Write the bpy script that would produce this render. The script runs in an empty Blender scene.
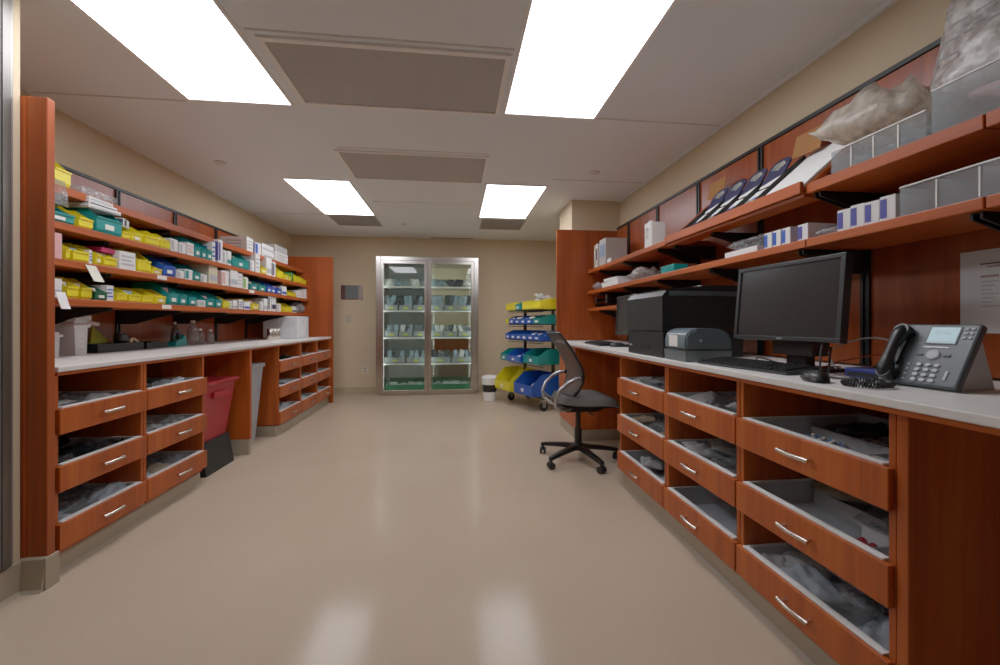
import bpy, bmesh, math, random
from mathutils import Vector, Matrix, noise
R = random.Random(7)
D = bpy.data
scene = bpy.context.scene
COL = scene.collection
PI = math.pi

# ------------------------------------------------------------------ materials
MATS = {}
def new_mat(name):
    m = D.materials.new(name); m.use_nodes = True
    nt = m.node_tree
    return m, nt, nt.nodes['Principled BSDF']
def lin(c):
    if isinstance(c, str):
        c = [int(c[i:i+2], 16)/255 for i in (0, 2, 4)]
    return tuple(((v/12.92) if v <= .04045 else ((v+.055)/1.055)**2.4) for v in c) + (1,)
def plain(name, col, rough=.5, metal=0, spec=.5, var=.06, scale=9, bump=0, bscale=60, coat=0):
    """a colour with a little procedural variation so that no surface is perfectly flat"""
    if name in MATS: return MATS[name]
    m, nt, b = new_mat(name)
    N, L = nt.nodes, nt.links
    tc = N.new('ShaderNodeTexCoord'); nz = N.new('ShaderNodeTexNoise')
    nz.inputs['Scale'].default_value = scale; nz.inputs['Detail'].default_value = 3
    L.new(tc.outputs['Object'], nz.inputs['Vector'])
    cr = N.new('ShaderNodeValToRGB'); c = lin(col)
    cr.color_ramp.elements[0].position = .3; cr.color_ramp.elements[1].position = .7
    cr.color_ramp.elements[0].color = tuple(v*(1-var) for v in c[:3]) + (1,)
    cr.color_ramp.elements[1].color = tuple(min(1, v*(1+var)) for v in c[:3]) + (1,)
    L.new(nz.outputs['Fac'], cr.inputs['Fac']); L.new(cr.outputs['Color'], b.inputs['Base Color'])
    b.inputs['Roughness'].default_value = rough; b.inputs['Metallic'].default_value = metal
    b.inputs['Specular IOR Level'].default_value = spec
    b.inputs['Coat Weight'].default_value = coat
    if bump:
        n2 = N.new('ShaderNodeTexNoise'); n2.inputs['Scale'].default_value = bscale
        L.new(tc.outputs['Object'], n2.inputs['Vector'])
        bp = N.new('ShaderNodeBump'); bp.inputs['Strength'].default_value = bump; bp.inputs['Distance'].default_value = .01
        L.new(n2.outputs['Fac'], bp.inputs['Height']); L.new(bp.outputs['Normal'], b.inputs['Normal'])
    MATS[name] = m
    return m
def wood(name, axis, dark, mid, light, rough=.38):
    if name in MATS: return MATS[name]
    m, nt, b = new_mat(name); N, L = nt.nodes, nt.links
    tc = N.new('ShaderNodeTexCoord'); mp = N.new('ShaderNodeMapping')
    s = [14, 14, 14]; s[axis] = .9
    mp.inputs['Scale'].default_value = s
    L.new(tc.outputs['Object'], mp.inputs['Vector'])
    n1 = N.new('ShaderNodeTexNoise'); n1.inputs['Scale'].default_value = 1.0; n1.inputs['Detail'].default_value = 5
    n1.inputs['Distortion'].default_value = .6
    L.new(mp.outputs['Vector'], n1.inputs['Vector'])
    mp2 = N.new('ShaderNodeMapping'); s2 = [90, 90, 90]; s2[axis] = 3
    mp2.inputs['Scale'].default_value = s2; L.new(tc.outputs['Object'], mp2.inputs['Vector'])
    n2 = N.new('ShaderNodeTexNoise'); n2.inputs['Scale'].default_value = 1; n2.inputs['Detail'].default_value = 2
    L.new(mp2.outputs['Vector'], n2.inputs['Vector'])
    mx = N.new('ShaderNodeMath'); mx.operation = 'MULTIPLY_ADD'; mx.inputs[1].default_value = .3
    L.new(n2.outputs['Fac'], mx.inputs[0])
    m2 = N.new('ShaderNodeMath'); m2.operation = 'MULTIPLY'; m2.inputs[1].default_value = .75
    L.new(n1.outputs['Fac'], m2.inputs[0]); L.new(m2.outputs[0], mx.inputs[2])
    cr = N.new('ShaderNodeValToRGB'); e = cr.color_ramp.elements
    e[0].position = .32; e[0].color = lin(dark); e[1].position = .72; e[1].color = lin(light)
    k = e.new(.52); k.color = lin(mid)
    L.new(mx.outputs[0], cr.inputs['Fac']); L.new(cr.outputs['Color'], b.inputs['Base Color'])
    b.inputs['Roughness'].default_value = rough
    b.inputs['Specular IOR Level'].default_value = .4
    MATS[name] = m
    return m
def clear(name, col, opacity, rough=.12, gloss=.5, bump=0):
    """thin clear plastic / glass: transparent film with a glossy coat and a milky share"""
    if name in MATS: return MATS[name]
    m, nt, b = new_mat(name); N, L = nt.nodes, nt.links
    N.remove(b); out = N['Material Output']
    tr = N.new('ShaderNodeBsdfTransparent'); tr.inputs['Color'].default_value = lin(col)
    df = N.new('ShaderNodeBsdfDiffuse'); df.inputs['Color'].default_value = lin(col)
    tl = N.new('ShaderNodeBsdfTranslucent'); tl.inputs['Color'].default_value = lin(col)
    dt = N.new('ShaderNodeMixShader'); dt.inputs['Fac'].default_value = .5
    L.new(df.outputs[0], dt.inputs[1]); L.new(tl.outputs[0], dt.inputs[2])
    gl = N.new('ShaderNodeBsdfGlossy'); gl.inputs['Roughness'].default_value = rough
    fr = N.new('ShaderNodeFresnel'); fr.inputs['IOR'].default_value = 1.18 if bump else 1.5
    a = N.new('ShaderNodeMixShader')
    if bump:
        tc = N.new('ShaderNodeTexCoord'); nz = N.new('ShaderNodeTexNoise')
        nz.inputs['Scale'].default_value = 28; nz.inputs['Detail'].default_value = 3
        L.new(tc.outputs['Object'], nz.inputs['Vector'])
        bp = N.new('ShaderNodeBump'); bp.inputs['Strength'].default_value = bump; bp.inputs['Distance'].default_value = .02
        L.new(nz.outputs['Fac'], bp.inputs['Height'])
        for n in (df, gl, fr): L.new(bp.outputs['Normal'], n.inputs['Normal'])
        cr = N.new('ShaderNodeMapRange'); cr.inputs['To Min'].default_value = opacity*.5; cr.inputs['To Max'].default_value = min(1, opacity*1.5)
        cr.inputs['From Min'].default_value = .35; cr.inputs['From Max'].default_value = .65
        L.new(nz.outputs['Fac'], cr.inputs['Value']); L.new(cr.outputs['Result'], a.inputs['Fac'])
    else:
        a.inputs['Fac'].default_value = opacity
    L.new(tr.outputs[0], a.inputs[1]); L.new(dt.outputs[0], a.inputs[2])
    c = N.new('ShaderNodeMixShader')
    mm = N.new('ShaderNodeMath'); mm.operation = 'ADD'; mm.use_clamp = True; mm.inputs[1].default_value = gloss*.12
    L.new(fr.outputs[0], mm.inputs[0])
    ge = N.new('ShaderNodeNewGeometry'); ib = N.new('ShaderNodeMath'); ib.operation = 'SUBTRACT'; ib.inputs[0].default_value = 1
    L.new(ge.outputs['Backfacing'], ib.inputs[1]); mb = N.new('ShaderNodeMath'); mb.operation = 'MULTIPLY'
    L.new(mm.outputs[0], mb.inputs[0]); L.new(ib.outputs[0], mb.inputs[1]); L.new(mb.outputs[0], c.inputs['Fac'])
    L.new(a.outputs[0], c.inputs[1]); L.new(gl.outputs[0], c.inputs[2]); L.new(c.outputs[0], out.inputs['Surface'])
    MATS[name] = m
    return m
def emit(name, col, strength):
    if name in MATS: return MATS[name]
    m, nt, b = new_mat(name)
    b.inputs['Base Color'].default_value = lin(col)
    b.inputs['Emission Color'].default_value = lin(col); b.inputs['Emission Strength'].default_value = strength
    MATS[name] = m
    return m

WD, WM, WL = '903c10', 'ac4c16', 'be5d1f'
M_wz = wood('cherry_wood_upright', 2, WD, WM, WL)
M_wy = wood('cherry_wood_lengthwise', 1, WD, WM, WL)
M_wx = wood('cherry_wood_crosswise', 0, WD, WM, WL)
M_back = wood('cherry_wood_panelling', 2, '7e3411', '944017', 'a44d1e', .32)
M_panel = wood('cherry_wood_panel', 2, '843610', '9c4314', 'ad521c')
M_top = plain('worktop_laminate', 'dcd8d3', .38, var=.03, scale=25)
M_wall = plain('wall_paint_cream', 'd1bc9b', .75, var=.02, scale=2, bump=.05, bscale=220)
M_ceil = plain('ceiling_paint', 'e9edf0', .9, var=.01, scale=2)
M_ceil2 = plain('ceiling_panel_grey', 'b4aeaa', .85, var=.03, scale=3)
M_ceil3 = plain('ceiling_frame_paint', 'f4f0ec', .6, var=.01)
M_base = plain('cove_base_vinyl', 'a3957f', .35, var=.05, scale=6)
M_steel = plain('brushed_stainless', 'c4bfb9', .25, 1, var=.06, scale=3)
M_nick = plain('satin_nickel', 'd8cfc4', .25, 1, var=.03)
M_chrome = plain('grey_silver_metal', 'b5b5b5', .3, .8, var=.03)
M_blackm = plain('black_steel', '0b0b0b', .45, var=.1)
M_black = plain('black_plastic', '0d0e0f', .38, var=.1)
M_black2 = plain('black_plastic_matte', '121314', .5, var=.1)
M_dgrey = plain('charcoal_plastic', '3a4145', .4, var=.06)
M_lgrey = plain('light_grey_plastic', 'a9acad', .45, var=.05)
M_tray = plain('grey_tray_plastic', 'c3c8cd', .5, var=.06, scale=30)
M_rim = plain('white_plastic', 'e6e4e0', .4, var=.03)
M_white = plain('white_card', 'dddbd8', .6, var=.04, scale=14)
M_paper = plain('white_paper', 'e4e3e1', .8, var=.02)
M_cream = plain('cream_card', 'cfc3a2', .6, var=.05)
M_yel = plain('yellow_bin_plastic', 'e4d31c', .35, var=.06)
M_teal = plain('teal_bin_plastic', '068884', .35, var=.08)
M_blue = plain('blue_bin_plastic', '1650b4', .35, var=.08)
M_green = plain('green_plastic', '11643f', .4, var=.08)
M_red = plain('red_bin_plastic', 'aa1c29', .4, var=.06)
M_pink = plain('magenta_card', 'bb2460', .6, var=.06)
M_pkpale = plain('pale_pink_card', 'd9a3a0', .6, var=.06)
M_navy = plain('navy_print', '23284d', .5, var=.25, scale=30)
M_purple = plain('purple_print', '45459c', .5, var=.12, scale=20)
M_card = plain('brown_cardboard', 'a06a35', .8, var=.06)
M_film = clear('clear_plastic_film', 'f0f3f5', .20, .2, .3, bump=.25)
M_bag = clear('milky_plastic_bag', 'e6e6e4', .5, .25, .4, bump=.4)
M_binc = clear('clear_bin_plastic', 'f2f6f8', .17, .15, .3)
M_glass = clear('door_glass', 'f4faf7', .0, .01, .2)
M_bottle = clear('clear_bottle_plastic', 'dcdad8', .22, .08, .5)
M_label = plain('label_card', 'e8e6df', .7, var=.02)
M_lemon = plain('lemon_label', 'd2d63a', .6, var=.03)
M_light = emit('light_diffuser', 'f6f8ff', 7.0)
M_lcd = emit('phone_lcd', '9db9c2', .35)

def floor_mat():
    m, nt, b = new_mat('floor_vinyl'); N, L = nt.nodes, nt.links
    tc = N.new('ShaderNodeTexCoord')
    n1 = N.new('ShaderNodeTexNoise'); n1.inputs['Scale'].default_value = 1.2; n1.inputs['Detail'].default_value = 4
    n2 = N.new('ShaderNodeTexNoise'); n2.inputs['Scale'].default_value = 90; n2.inputs['Detail'].default_value = 2
    for n in (n1, n2): L.new(tc.outputs['Object'], n.inputs['Vector'])
    mx = N.new('ShaderNodeMath'); mx.operation = 'MULTIPLY_ADD'; mx.inputs[1].default_value = .35
    m2 = N.new('ShaderNodeMath'); m2.operation = 'MULTIPLY'; m2.inputs[1].default_value = .65
    L.new(n2.outputs['Fac'], mx.inputs[0]); L.new(n1.outputs['Fac'], m2.inputs[0]); L.new(m2.outputs[0], mx.inputs[2])
    cr = N.new('ShaderNodeValToRGB'); e = cr.color_ramp.elements
    e[0].position = .3; e[0].color = lin('b09b84'); e[1].position = .7; e[1].color = lin('baa68f')
    L.new(mx.outputs[0], cr.inputs['Fac']); L.new(cr.outputs['Color'], b.inputs['Base Color'])
    rr = N.new('ShaderNodeMapRange'); rr.inputs['To Min'].default_value = .12; rr.inputs['To Max'].default_value = .18
    L.new(n1.outputs['Fac'], rr.inputs['Value']); L.new(rr.outputs['Result'], b.inputs['Roughness'])
    n3 = N.new('ShaderNodeTexNoise'); n3.inputs['Scale'].default_value = 14; n3.inputs['Detail'].default_value = 2
    L.new(tc.outputs['Object'], n3.inputs['Vector'])
    bp = N.new('ShaderNodeBump'); bp.inputs['Strength'].default_value = .06; bp.inputs['Distance'].default_value = .01
    L.new(n3.outputs['Fac'], bp.inputs['Height']); L.new(bp.outputs['Normal'], b.inputs['Normal'])
    b.inputs['Specular IOR Level'].default_value = .13
    return m
M_floor = floor_mat()
def mesh_mat():
    m, nt, b = new_mat('chair_mesh_fabric'); N, L = nt.nodes, nt.links
    out = N['Material Output']; tr = N.new('ShaderNodeBsdfTransparent'); mx = N.new('ShaderNodeMixShader')
    tc = N.new('ShaderNodeTexCoord'); ck = N.new('ShaderNodeTexWave'); ck.inputs['Scale'].default_value = 40
    ck.bands_direction = 'Y'
    L.new(tc.outputs['Object'], ck.inputs['Vector'])
    mr = N.new('ShaderNodeMapRange'); mr.inputs['To Min'].default_value = .84; mr.inputs['To Max'].default_value = .95
    L.new(ck.outputs['Fac'], mr.inputs['Value']); L.new(mr.outputs['Result'], mx.inputs['Fac'])
    b.inputs['Base Color'].default_value = lin('544f4b'); b.inputs['Roughness'].default_value = .8
    L.new(tr.outputs[0], mx.inputs[1]); L.new(b.outputs[0], mx.inputs[2]); L.new(mx.outputs[0], out.inputs['Surface'])
    return m
M_mesh = mesh_mat()
M_seat = plain('seat_fabric', '4c4540', .9, var=.08, scale=60, bump=.2, bscale=200)

# ------------------------------------------------------------------ mesh helpers
def B(): return bmesh.new()
def box(bm, x0, x1, y0, y1, z0, z1, bev=0, mat=None, mi=0):
    x0, x1 = min(x0, x1), max(x0, x1); y0, y1 = min(y0, y1), max(y0, y1); z0, z1 = min(z0, z1), max(z0, z1)
    T = Matrix.Translation(((x0+x1)/2, (y0+y1)/2, (z0+z1)/2)) @ Matrix.Diagonal((x1-x0, y1-y0, z1-z0, 1))
    r = bmesh.ops.create_cube(bm, size=1, matrix=T)
    vs = r['verts']
    if bev:
        es = {e for v in vs for e in v.link_edges}
        rb = bmesh.ops.bevel(bm, geom=list(es), offset=min(bev, .45*min(x1-x0, y1-y0, z1-z0)), segments=2, affect='EDGES', profile=.5)
        vs = list({v for f in rb['faces'] for v in f.verts})
    if mat is not None: bmesh.ops.transform(bm, matrix=mat, verts=vs)
    if mi:
        for f in {f for v in vs for f in v.link_faces}: f.material_index = mi
    return vs
def tube(bm, pts, r, n=8, closed=False, caps=True):
    pts = [Vector(p) for p in pts]; rings = []
    k = len(pts); rr = r if isinstance(r, (list, tuple)) else [r]*k
    prev = None
    for i, p in enumerate(pts):
        a = pts[(i-1) % k] if (closed or i) else p
        b = pts[(i+1) % k] if (closed or i < k-1) else p
        t = (b-a).normalized()
        up = prev if prev is not None else (Vector((0, 0, 1)) if abs(t.z) < .9 else Vector((1, 0, 0)))
        s = t.cross(up).normalized(); u = s.cross(t).normalized(); prev = u
        rings.append([bm.verts.new(p + (s*math.cos(2*PI*j/n) + u*math.sin(2*PI*j/n))*rr[i]) for j in range(n)])
    for i in range(k if closed else k-1):
        A, C = rings[i], rings[(i+1) % k]
        for j in range(n): bm.faces.new((A[j], A[(j+1) % n], C[(j+1) % n], C[j]))
    if caps and not closed:
        bm.faces.new(rings[0][::-1]); bm.faces.new(rings[-1])
def lathe(bm, prof, n=20, at=(0, 0, 0), sx=1, sy=1):
    rings = []
    for r, z in prof:
        rings.append([bm.verts.new((at[0]+r*sx*math.cos(2*PI*j/n), at[1]+r*sy*math.sin(2*PI*j/n), at[2]+z)) for j in range(n)])
    for i in range(len(rings)-1):
        A, C = rings[i], rings[i+1]
        for j in range(n): bm.faces.new((A[j], A[(j+1) % n], C[(j+1) % n], C[j]))
    bm.faces.new(rings[0][::-1]); bm.faces.new(rings[-1])
def prism(bm, poly, axis, a, b, mi=0):
    """poly in the two remaining axes (in order), extruded along axis from a to b"""
    def P(u, v, w):
        c = [u, v]; c.insert(axis, w); return c
    A = [bm.verts.new(P(u, v, a)) for u, v in poly]; C = [bm.verts.new(P(u, v, b)) for u, v in poly]
    fs = [bm.faces.new(A[::-1]), bm.faces.new(C)]
    for i in range(len(poly)):
        j = (i+1) % len(poly); fs.append(bm.faces.new((A[i], A[j], C[j], C[i])))
    for f in fs: f.material_index = mi
def rbox(bm, x0, x1, y0, y1, z0, z1, r, n=4):
    """box with rounded vertical corners"""
    poly = []
    for cx, cy, a0 in ((x1-r, y1-r, 0), (x0+r, y1-r, 90), (x0+r, y0+r, 180), (x1-r, y0+r, 270)):
        for i in range(n+1):
            a = math.radians(a0+90*i/n); poly.append((cx+r*math.cos(a), cy+r*math.sin(a)))
    prism(bm, poly, 2, z0, z1)
def mesh(name, bm, mats, smooth=False):
    bmesh.ops.recalc_face_normals(bm, faces=bm.faces)
    me = D.meshes.new(name); bm.to_mesh(me); bm.free()
    for m in (mats if isinstance(mats, (list, tuple)) else [mats]): me.materials.append(m)
    if smooth:
        for p in me.polygons: p.use_smooth = True
        if smooth != 2:
            try: me.set_sharp_from_angle(angle=math.radians(40))
            except Exception: pass
    return me
def link(name, me, parent=None, loc=(0, 0, 0), rot=(0, 0, 0)):
    o = D.objects.new(name, me); COL.objects.link(o)
    o.location = loc; o.rotation_euler = rot
    if parent is not None: o.parent = parent
    return o
def part(name, bm, m, parent, loc=(0, 0, 0), rot=(0, 0, 0), smooth=False, label=None):
    o = link(name, mesh(name, bm, m, smooth), parent, loc, rot)
    if label: o['label'] = label
    return o
def tag(o, label, cat, group=None):
    o['label'] = label; o['category'] = cat
    if group: o['group'] = group
    return o
def thing(name, label, cat, loc=(0, 0, 0), rz=0, group=None):
    o = link(name, None, None, loc, (0, 0, rz)); o.empty_display_size = .05
    return tag(o, label, cat, group)
def single(name, bm, m, label, cat, loc=(0, 0, 0), rot=(0, 0, 0), group=None, smooth=False):
    return tag(link(name, mesh(name, bm, m, smooth), None, loc, rot), label, cat, group)
def struct(name, bm, m, loc=(0, 0, 0)):
    o = link(name, mesh(name, bm, m), None, loc); o['kind'] = 'structure'
    return o
def copy_tree(o, parent=None):
    c = o.copy(); COL.objects.link(c)
    if parent is not None: c.parent = parent
    for ch in o.children: copy_tree(ch, c)
    return c
ORD = ['first', 'second', 'third', 'fourth', 'fifth', 'sixth', 'seventh', 'eighth', 'ninth', 'tenth', 'eleventh', 'twelfth',
       'thirteenth', 'fourteenth', 'fifteenth', 'sixteenth', 'seventeenth', 'eighteenth', 'nineteenth', 'twentieth',
       'twenty-first', 'twenty-second', 'twenty-third', 'twenty-fourth', 'twenty-fifth', 'twenty-sixth', 'twenty-seventh',
       'twenty-eighth', 'twenty-ninth', 'thirtieth', 'thirty-first', 'thirty-second']

# ------------------------------------------------------------------ camera
cam = D.cameras.new('camera'); co = D.objects.new('camera', cam); COL.objects.link(co)
cam.lens = 14.4; cam.sensor_width = 36; cam.shift_y = -.0095; cam.clip_start = .02
co.location = (0, 0, 1.12); co.rotation_euler = (PI/2, 0, -math.atan(45/400))
scene.camera = co
scene.cycles.transparent_max_bounces = 32
scene.cycles.max_bounces = 14
scene.cycles.diffuse_bounces = 6
scene.view_settings.view_transform = 'Standard'
scene.view_settings.look = 'None'
scene.view_settings.exposure = .1
scene.view_settings.gamma = 1.22
w = D.worlds.new('world'); scene.world = w; w.use_nodes = True
w.node_tree.nodes['Background'].inputs['Color'].default_value = (.9, .93, 1, 1)
w.node_tree.nodes['Background'].inputs['Strength'].default_value = .1

# ------------------------------------------------------------------ room shell
ZC = 2.5
b = B(); box(b, -2.75, 2.0, -2.6, 8.6, -.1, 0); struct('floor', b, M_floor)
b = B(); box(b, -2.75, 2.0, -2.6, 8.6, ZC, ZC+.1); struct('ceiling', b, M_ceil)
b = B(); box(b, -2.7, -2.55, 1.892, 8.5, 0, ZC); struct('wall_left', b, M_wall)
b = B(); box(b, -2.7, -1.805, -2.5, 1.884, 0, ZC); struct('wall_left', b, M_wall)
b = B(); box(b, 1.86, 1.98, -2.5, 8.5, 0, ZC); struct('wall_right', b, M_wall)
b = B(); box(b, 1.3, 1.86, 4.36, 4.88, 0, ZC); struct('wall_pillar', b, M_wall)
b = B(); box(b, -1.805, 1.86, -2.5, -2.38, 0, ZC); struct('wall_front', b, M_wall)
b = B()
box(b, -2.55, -1.15, 6.6, 6.74, 0, ZC); box(b, .31, 1.86, 6.6, 6.74, 0, ZC); box(b, -1.15, .31, 6.6, 6.74, 2.12, ZC)
struct('wall_back', b, M_wall)
b = B(); box(b, -2.55, 1.86, 8.38, 8.5, 0, ZC); struct('wall_beyond', b, M_wall)
# bases
def cove(x0, x1, y0, y1, h=.12, t=.012):
    box(b, x0, x1, y0, y1, 0, h)
b = B()
prism(b, [(-1.805, 0), (-1.775, 0), (-1.789, .012), (-1.793, .125), (-1.805, .13)], 1, -2.38, 1.88)
prism(b, [(1.87, 0), (1.853, 0), (1.864, .012), (1.877, .13), (1.8925, .135)], 0, -1.805, -1.708)
box(b, -1.7115, -1.702, 1.875, 1.935, 0, .135, .002)
struct('baseboard_left', b, M_base)
b = B(); box(b, -2.55, -1.2, 6.586, 6.6, 0, .1, .003); box(b, .36, 1.86, 6.586, 6.6, 0, .1, .003)
struct('baseboard_back', b, plain('back_base_paint', 'b5a282', .5))
b = B(); box(b, 1.288, 1.3, 4.34, 4.88, 0, .1); box(b, 1.848, 1.86, 4.9, 6.58, 0, .1); struct('baseboard_right', b, M_base)
# ceiling seams (thin cover strips) and framed ceiling panels
for i, (x0, x1, y) in enumerate(((-2.5, -1.66, 2.68), (.94, 1.85, 2.6), (-.98, .3, 1.99), (.94, 1.85, 3.75), (-2.5, -1.66, 5.3), (-.93, .27, 3.25))):
    b = B(); box(b, x0, x1, y, y+.012, ZC-.003, ZC-.0005); struct('trim_%d' % (i+1), b, plain('ceiling_seam', 'cfc9c4', .8))
b = B(); box(b, 1.835, 1.858, -2.3, 4.35, ZC-.02, ZC-.002); struct('trim_7', b, M_ceil)
for x0, x1, y0, y1, fr, lab in ((-.95, .29, 2.03, 2.63, .028, 'large framed grey ceiling panel between the two near lights'),
                            (-.95, .28, 3.3, 3.93, .022, 'framed grey ceiling panel just before the two far lights'),
                            (-.93, .24, 4.65, 5.27, .012, 'faint flush ceiling panel between the two far lights')):
    t = thing('ceiling_panel', lab, 'ceiling panel', ((x0+x1)/2, (y0+y1)/2, ZC))
    hx, hy = (x1-x0)/2, (y1-y0)/2
    b = B()
    for a in ((-hx, hx, -hy, -hy+fr), (-hx, hx, hy-fr, hy), (-hx, -hx+fr, -hy+fr, hy-fr), (hx-fr, hx, -hy+fr, hy-fr)):
        box(b, *a, -.014 if fr > .02 else -.008, -.001)
    part('frame', b, M_ceil3, t)
    b = B(); box(b, -hx+fr, hx-fr, -hy+fr, hy-fr, -.006, -.001); part('panel', b, M_ceil2 if fr > .02 else M_ceil, t)
for x, lab in ((-1.32, 'grey ceiling return grille beyond the far left light'), (.65, 'grey ceiling return grille beyond the far right light')):
    t = thing('ceiling_vent', lab, 'vent', (x, 5.56, ZC))
    b = B(); box(b, -.3, .3, -.28, .28, -.008, -.001); part('backing', b, M_ceil2, t)
    b = B()
    for k in range(26): box(b, -.28, .28, -.26+k*.02, -.252+k*.02, -.014, -.008)
    part('louvre', b, plain('vent_grey', 'a5a09b', .7), t)
for (x, y), lab in (((-1.32, 2.03), 'near left ceiling light'), ((.625, 1.98), 'near right ceiling light'),
                    ((-1.32, 4.62), 'far left ceiling light'), ((.615, 4.56), 'far right ceiling light')):
    t = thing('ceiling_light', 'bright white rectangular ' + lab + ', flush', 'ceiling light', (x, y, ZC))
    b = B()
    for a in ((-.315, .315, -.63, -.612), (-.315, .315, .612, .63), (-.315, -.297, -.612, .612), (.297, .315, -.612, .612)):
        box(b, *a, -.012, -.001)
    part('frame', b, M_ceil3, t)
    b = B(); box(b, -.297, .297, -.612, .612, -.008, -.001); part('diffuser', b, M_light, t)
for (x, y), lab in (((-.7, 5.69), 'round sprinkler cover on ceiling before the cabinet'), ((-2.0, 3.68), 'small round cover on ceiling above left shelves'), ((1.27, 3.54), 'small round cover on ceiling near right wall')):
    b = B(); lathe(b, [(.045, 0), (.045, -.006), (.03, -.014), (.012, -.02)], 16)
    single('sprinkler_cover', b, plain('cover_grey', 'd9d4cf', .5), lab, 'sprinkler', (x, y, ZC-.001))
t = thing('slot_diffuser', 'thin dark slot air diffuser at ceiling above glass cabinet', 'vent', (-.05, 6.52, ZC))
b = B(); box(b, -.36, .36, -.03, .03, -.006, -.001); part('frame', b, M_ceil3, t)
b = B(); box(b, -.34, .34, -.015, .015, -.009, -.006); part('slot', b, plain('slot_dark', '4a443e', .7), t)
# room beyond the pass-through cabinet, with an unseen light added to brighten it
t = thing('ceiling_light', 'added unseen light brightening the room beyond the glass cabinet', 'ceiling light', (-.2, 7.5, ZC))
b = B(); box(b, -.3, .3, -.3, .3, -.008, -.001); part('diffuser', b, M_light, t)
b = B(); box(b, -.315, .315, -.315, .315, -.004, -.0008); part('frame', b, M_ceil3, t)
t = thing('sideboard', 'wooden sideboard in the room beyond the glass cabinet', 'cabinet', (.1, 8.1, 0))
b = B(); box(b, -.5, 1.1, -.2, .2, .52, .82); part('body', b, M_wz, t)
b = B(); box(b, -.52, 1.12, -.22, .22, .82, .85); part('top', b, M_top, t)
for x in (-.45, 1.05):
    b = B(); box(b, x-.03, x+.03, -.15, .15, 0, .52); part('leg', b, M_chrome, t)
# near-left stainless panel
t = thing('steel_wall_panel', 'tall brushed stainless steel panel on the near left wall', 'wall panel', (-1.805, .9, 0))
b = B(); box(b, .001, .014, -1.6, .945, .135, 2.495, .003); part('sheet', b, plain('steel_sheet', '9a9794', .35, .55, var=.05, scale=3), t)
b = B(); box(b, .014, .02, .90, .93, .135, 2.49); part('edge_strip', b, plain('dark_steel', '77736e', .35, .9), t)
# ------------------------------------------------------------------ wall panelling, standards
def panelling(name, X, s, y0, y1, zt, breaks):
    """s=+1: panel stands on the left wall and faces +X"""
    b = B(); ys = [y0] + list(breaks) + [y1]
    for a, c in zip(ys, ys[1:]):
        box(b, X-s*.06, X-s*.012, a+(.012 if a in breaks else 0), c-(.012 if c in breaks else 0), .935, zt-.022)
    o = struct(name, b, M_back); return o
LS = [2.63, 3.235, 3.84, 4.45, 5.05, 5.64]
RS = [-.255, .35, .955, 1.57, 2.18, 2.79, 3.395, 3.99]
panelling('trim_8', -2.455, 1, 1.95, 5.828, 2.115, LS)
panelling('trim_9', 1.79, -1, -.9, 4.295, 2.18, RS)
def strip(name, X, s, y0, y1, zt):
    b = B(); box(b, X-s*.09, X-s*.005, y0, y1, zt-.02, zt); struct(name, b, M_blackm)
strip('trim_10', -2.455, 1, 1.95, 5.828, 2.117); strip('trim_11', 1.79, -1, -.9, 4.295, 2.182)
def standard(X, s, y, zt, label, group):
    t = thing('shelf_standard', label, 'shelf standard', (X, y, .935), 0, group)
    b = B()
    box(b, -s*.06, -s*.008, -.019, .019, 0, zt-.935-.021)
    box(b, -s*.008, 0, -.019, -.007, 0, zt-.935-.021); box(b, -s*.008, 0, .007, .019, 0, zt-.935-.021)
    part('channel', b, M_blackm, t)
    b = B(); 
    for k in range(int((zt-1)/.05)): box(b, -s*.0085, -s*.006, -.004, .004, .03+k*.05, .05+k*.05)
    part('slot', b, plain('slot_black', '050505', .8), t)
for i, y in enumerate(LS): standard(-2.455, 1, y, 2.115, 'black slotted shelf standard on left wall panelling, %s from near end panel' % ORD[i], 'left shelf standards')
for i, y in enumerate(RS[2:]): standard(1.79, -1, y, 2.18, 'black slotted shelf standard on right wall panelling, %s from the camera end' % ORD[i], 'right shelf standards')

def bracket(b, X0, X1, y, ztop, h=.10):
    """tapering cantilever arm from the wall (X0) to the tip (X1)"""
    for dy in (-.014, .008):
        prism(b, [(X0, ztop), (X1, ztop), (X1, ztop-.02), (X0+(X1-X0)*.55, ztop-h*.6), (X0+(X1-X0)*.25, ztop-h), (X0, ztop-h)], 1, y+dy, y+dy+.006)
    box(b, min(X0, X1), max(X0, X1), y-.014, y+.014, ztop-.004, ztop)
def shelf(label, xw, xf, y0, y1, ztop, th, brs, group, lab_tags=()):
    t = thing('wall_shelf', label, 'shelf', (xw, (y0+y1)/2, ztop-th), 0, group)
    ym = (y0+y1)/2
    b = B(); box(b, 0, xf-xw, y0-ym, y1-ym, 0, th, .003); part('board', b, M_wy, t)
    for y in brs:
        b = B(); bracket(b, (.003 if xf > xw else -.003), (xf-xw)*.93, y-ym, -.0005); part('bracket', b, M_blackm, t)
    for y, wd in lab_tags:
        b = B(); s = 1 if xf > xw else -1
        box(b, xf-xw, xf-xw+s*.0015, y-ym-wd/2, y-ym+wd/2, .006, th-.004); part('label_strip', b, M_label, t)
    return t
LX = [-2.09, -2.03, -2.02, -2.01]; LZ = [1.856, 1.644, 1.452, 1.250]
NM = ['top', 'second', 'third', 'fourth']
for i in range(4):
    shelf('long cherry wood shelf on left wall, %s' % ['topmost of four', 'second from the top', 'third from the top', 'lowest, above the worktop'][i],
          -2.45, LX[i], 1.95, 5.826, LZ[i], .045 if i == 0 else .037, LS, 'left wall shelves',
          [(), (), ((3.02, .09), (4.25, .1)), ((3.05, .09),)][i])
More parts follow.
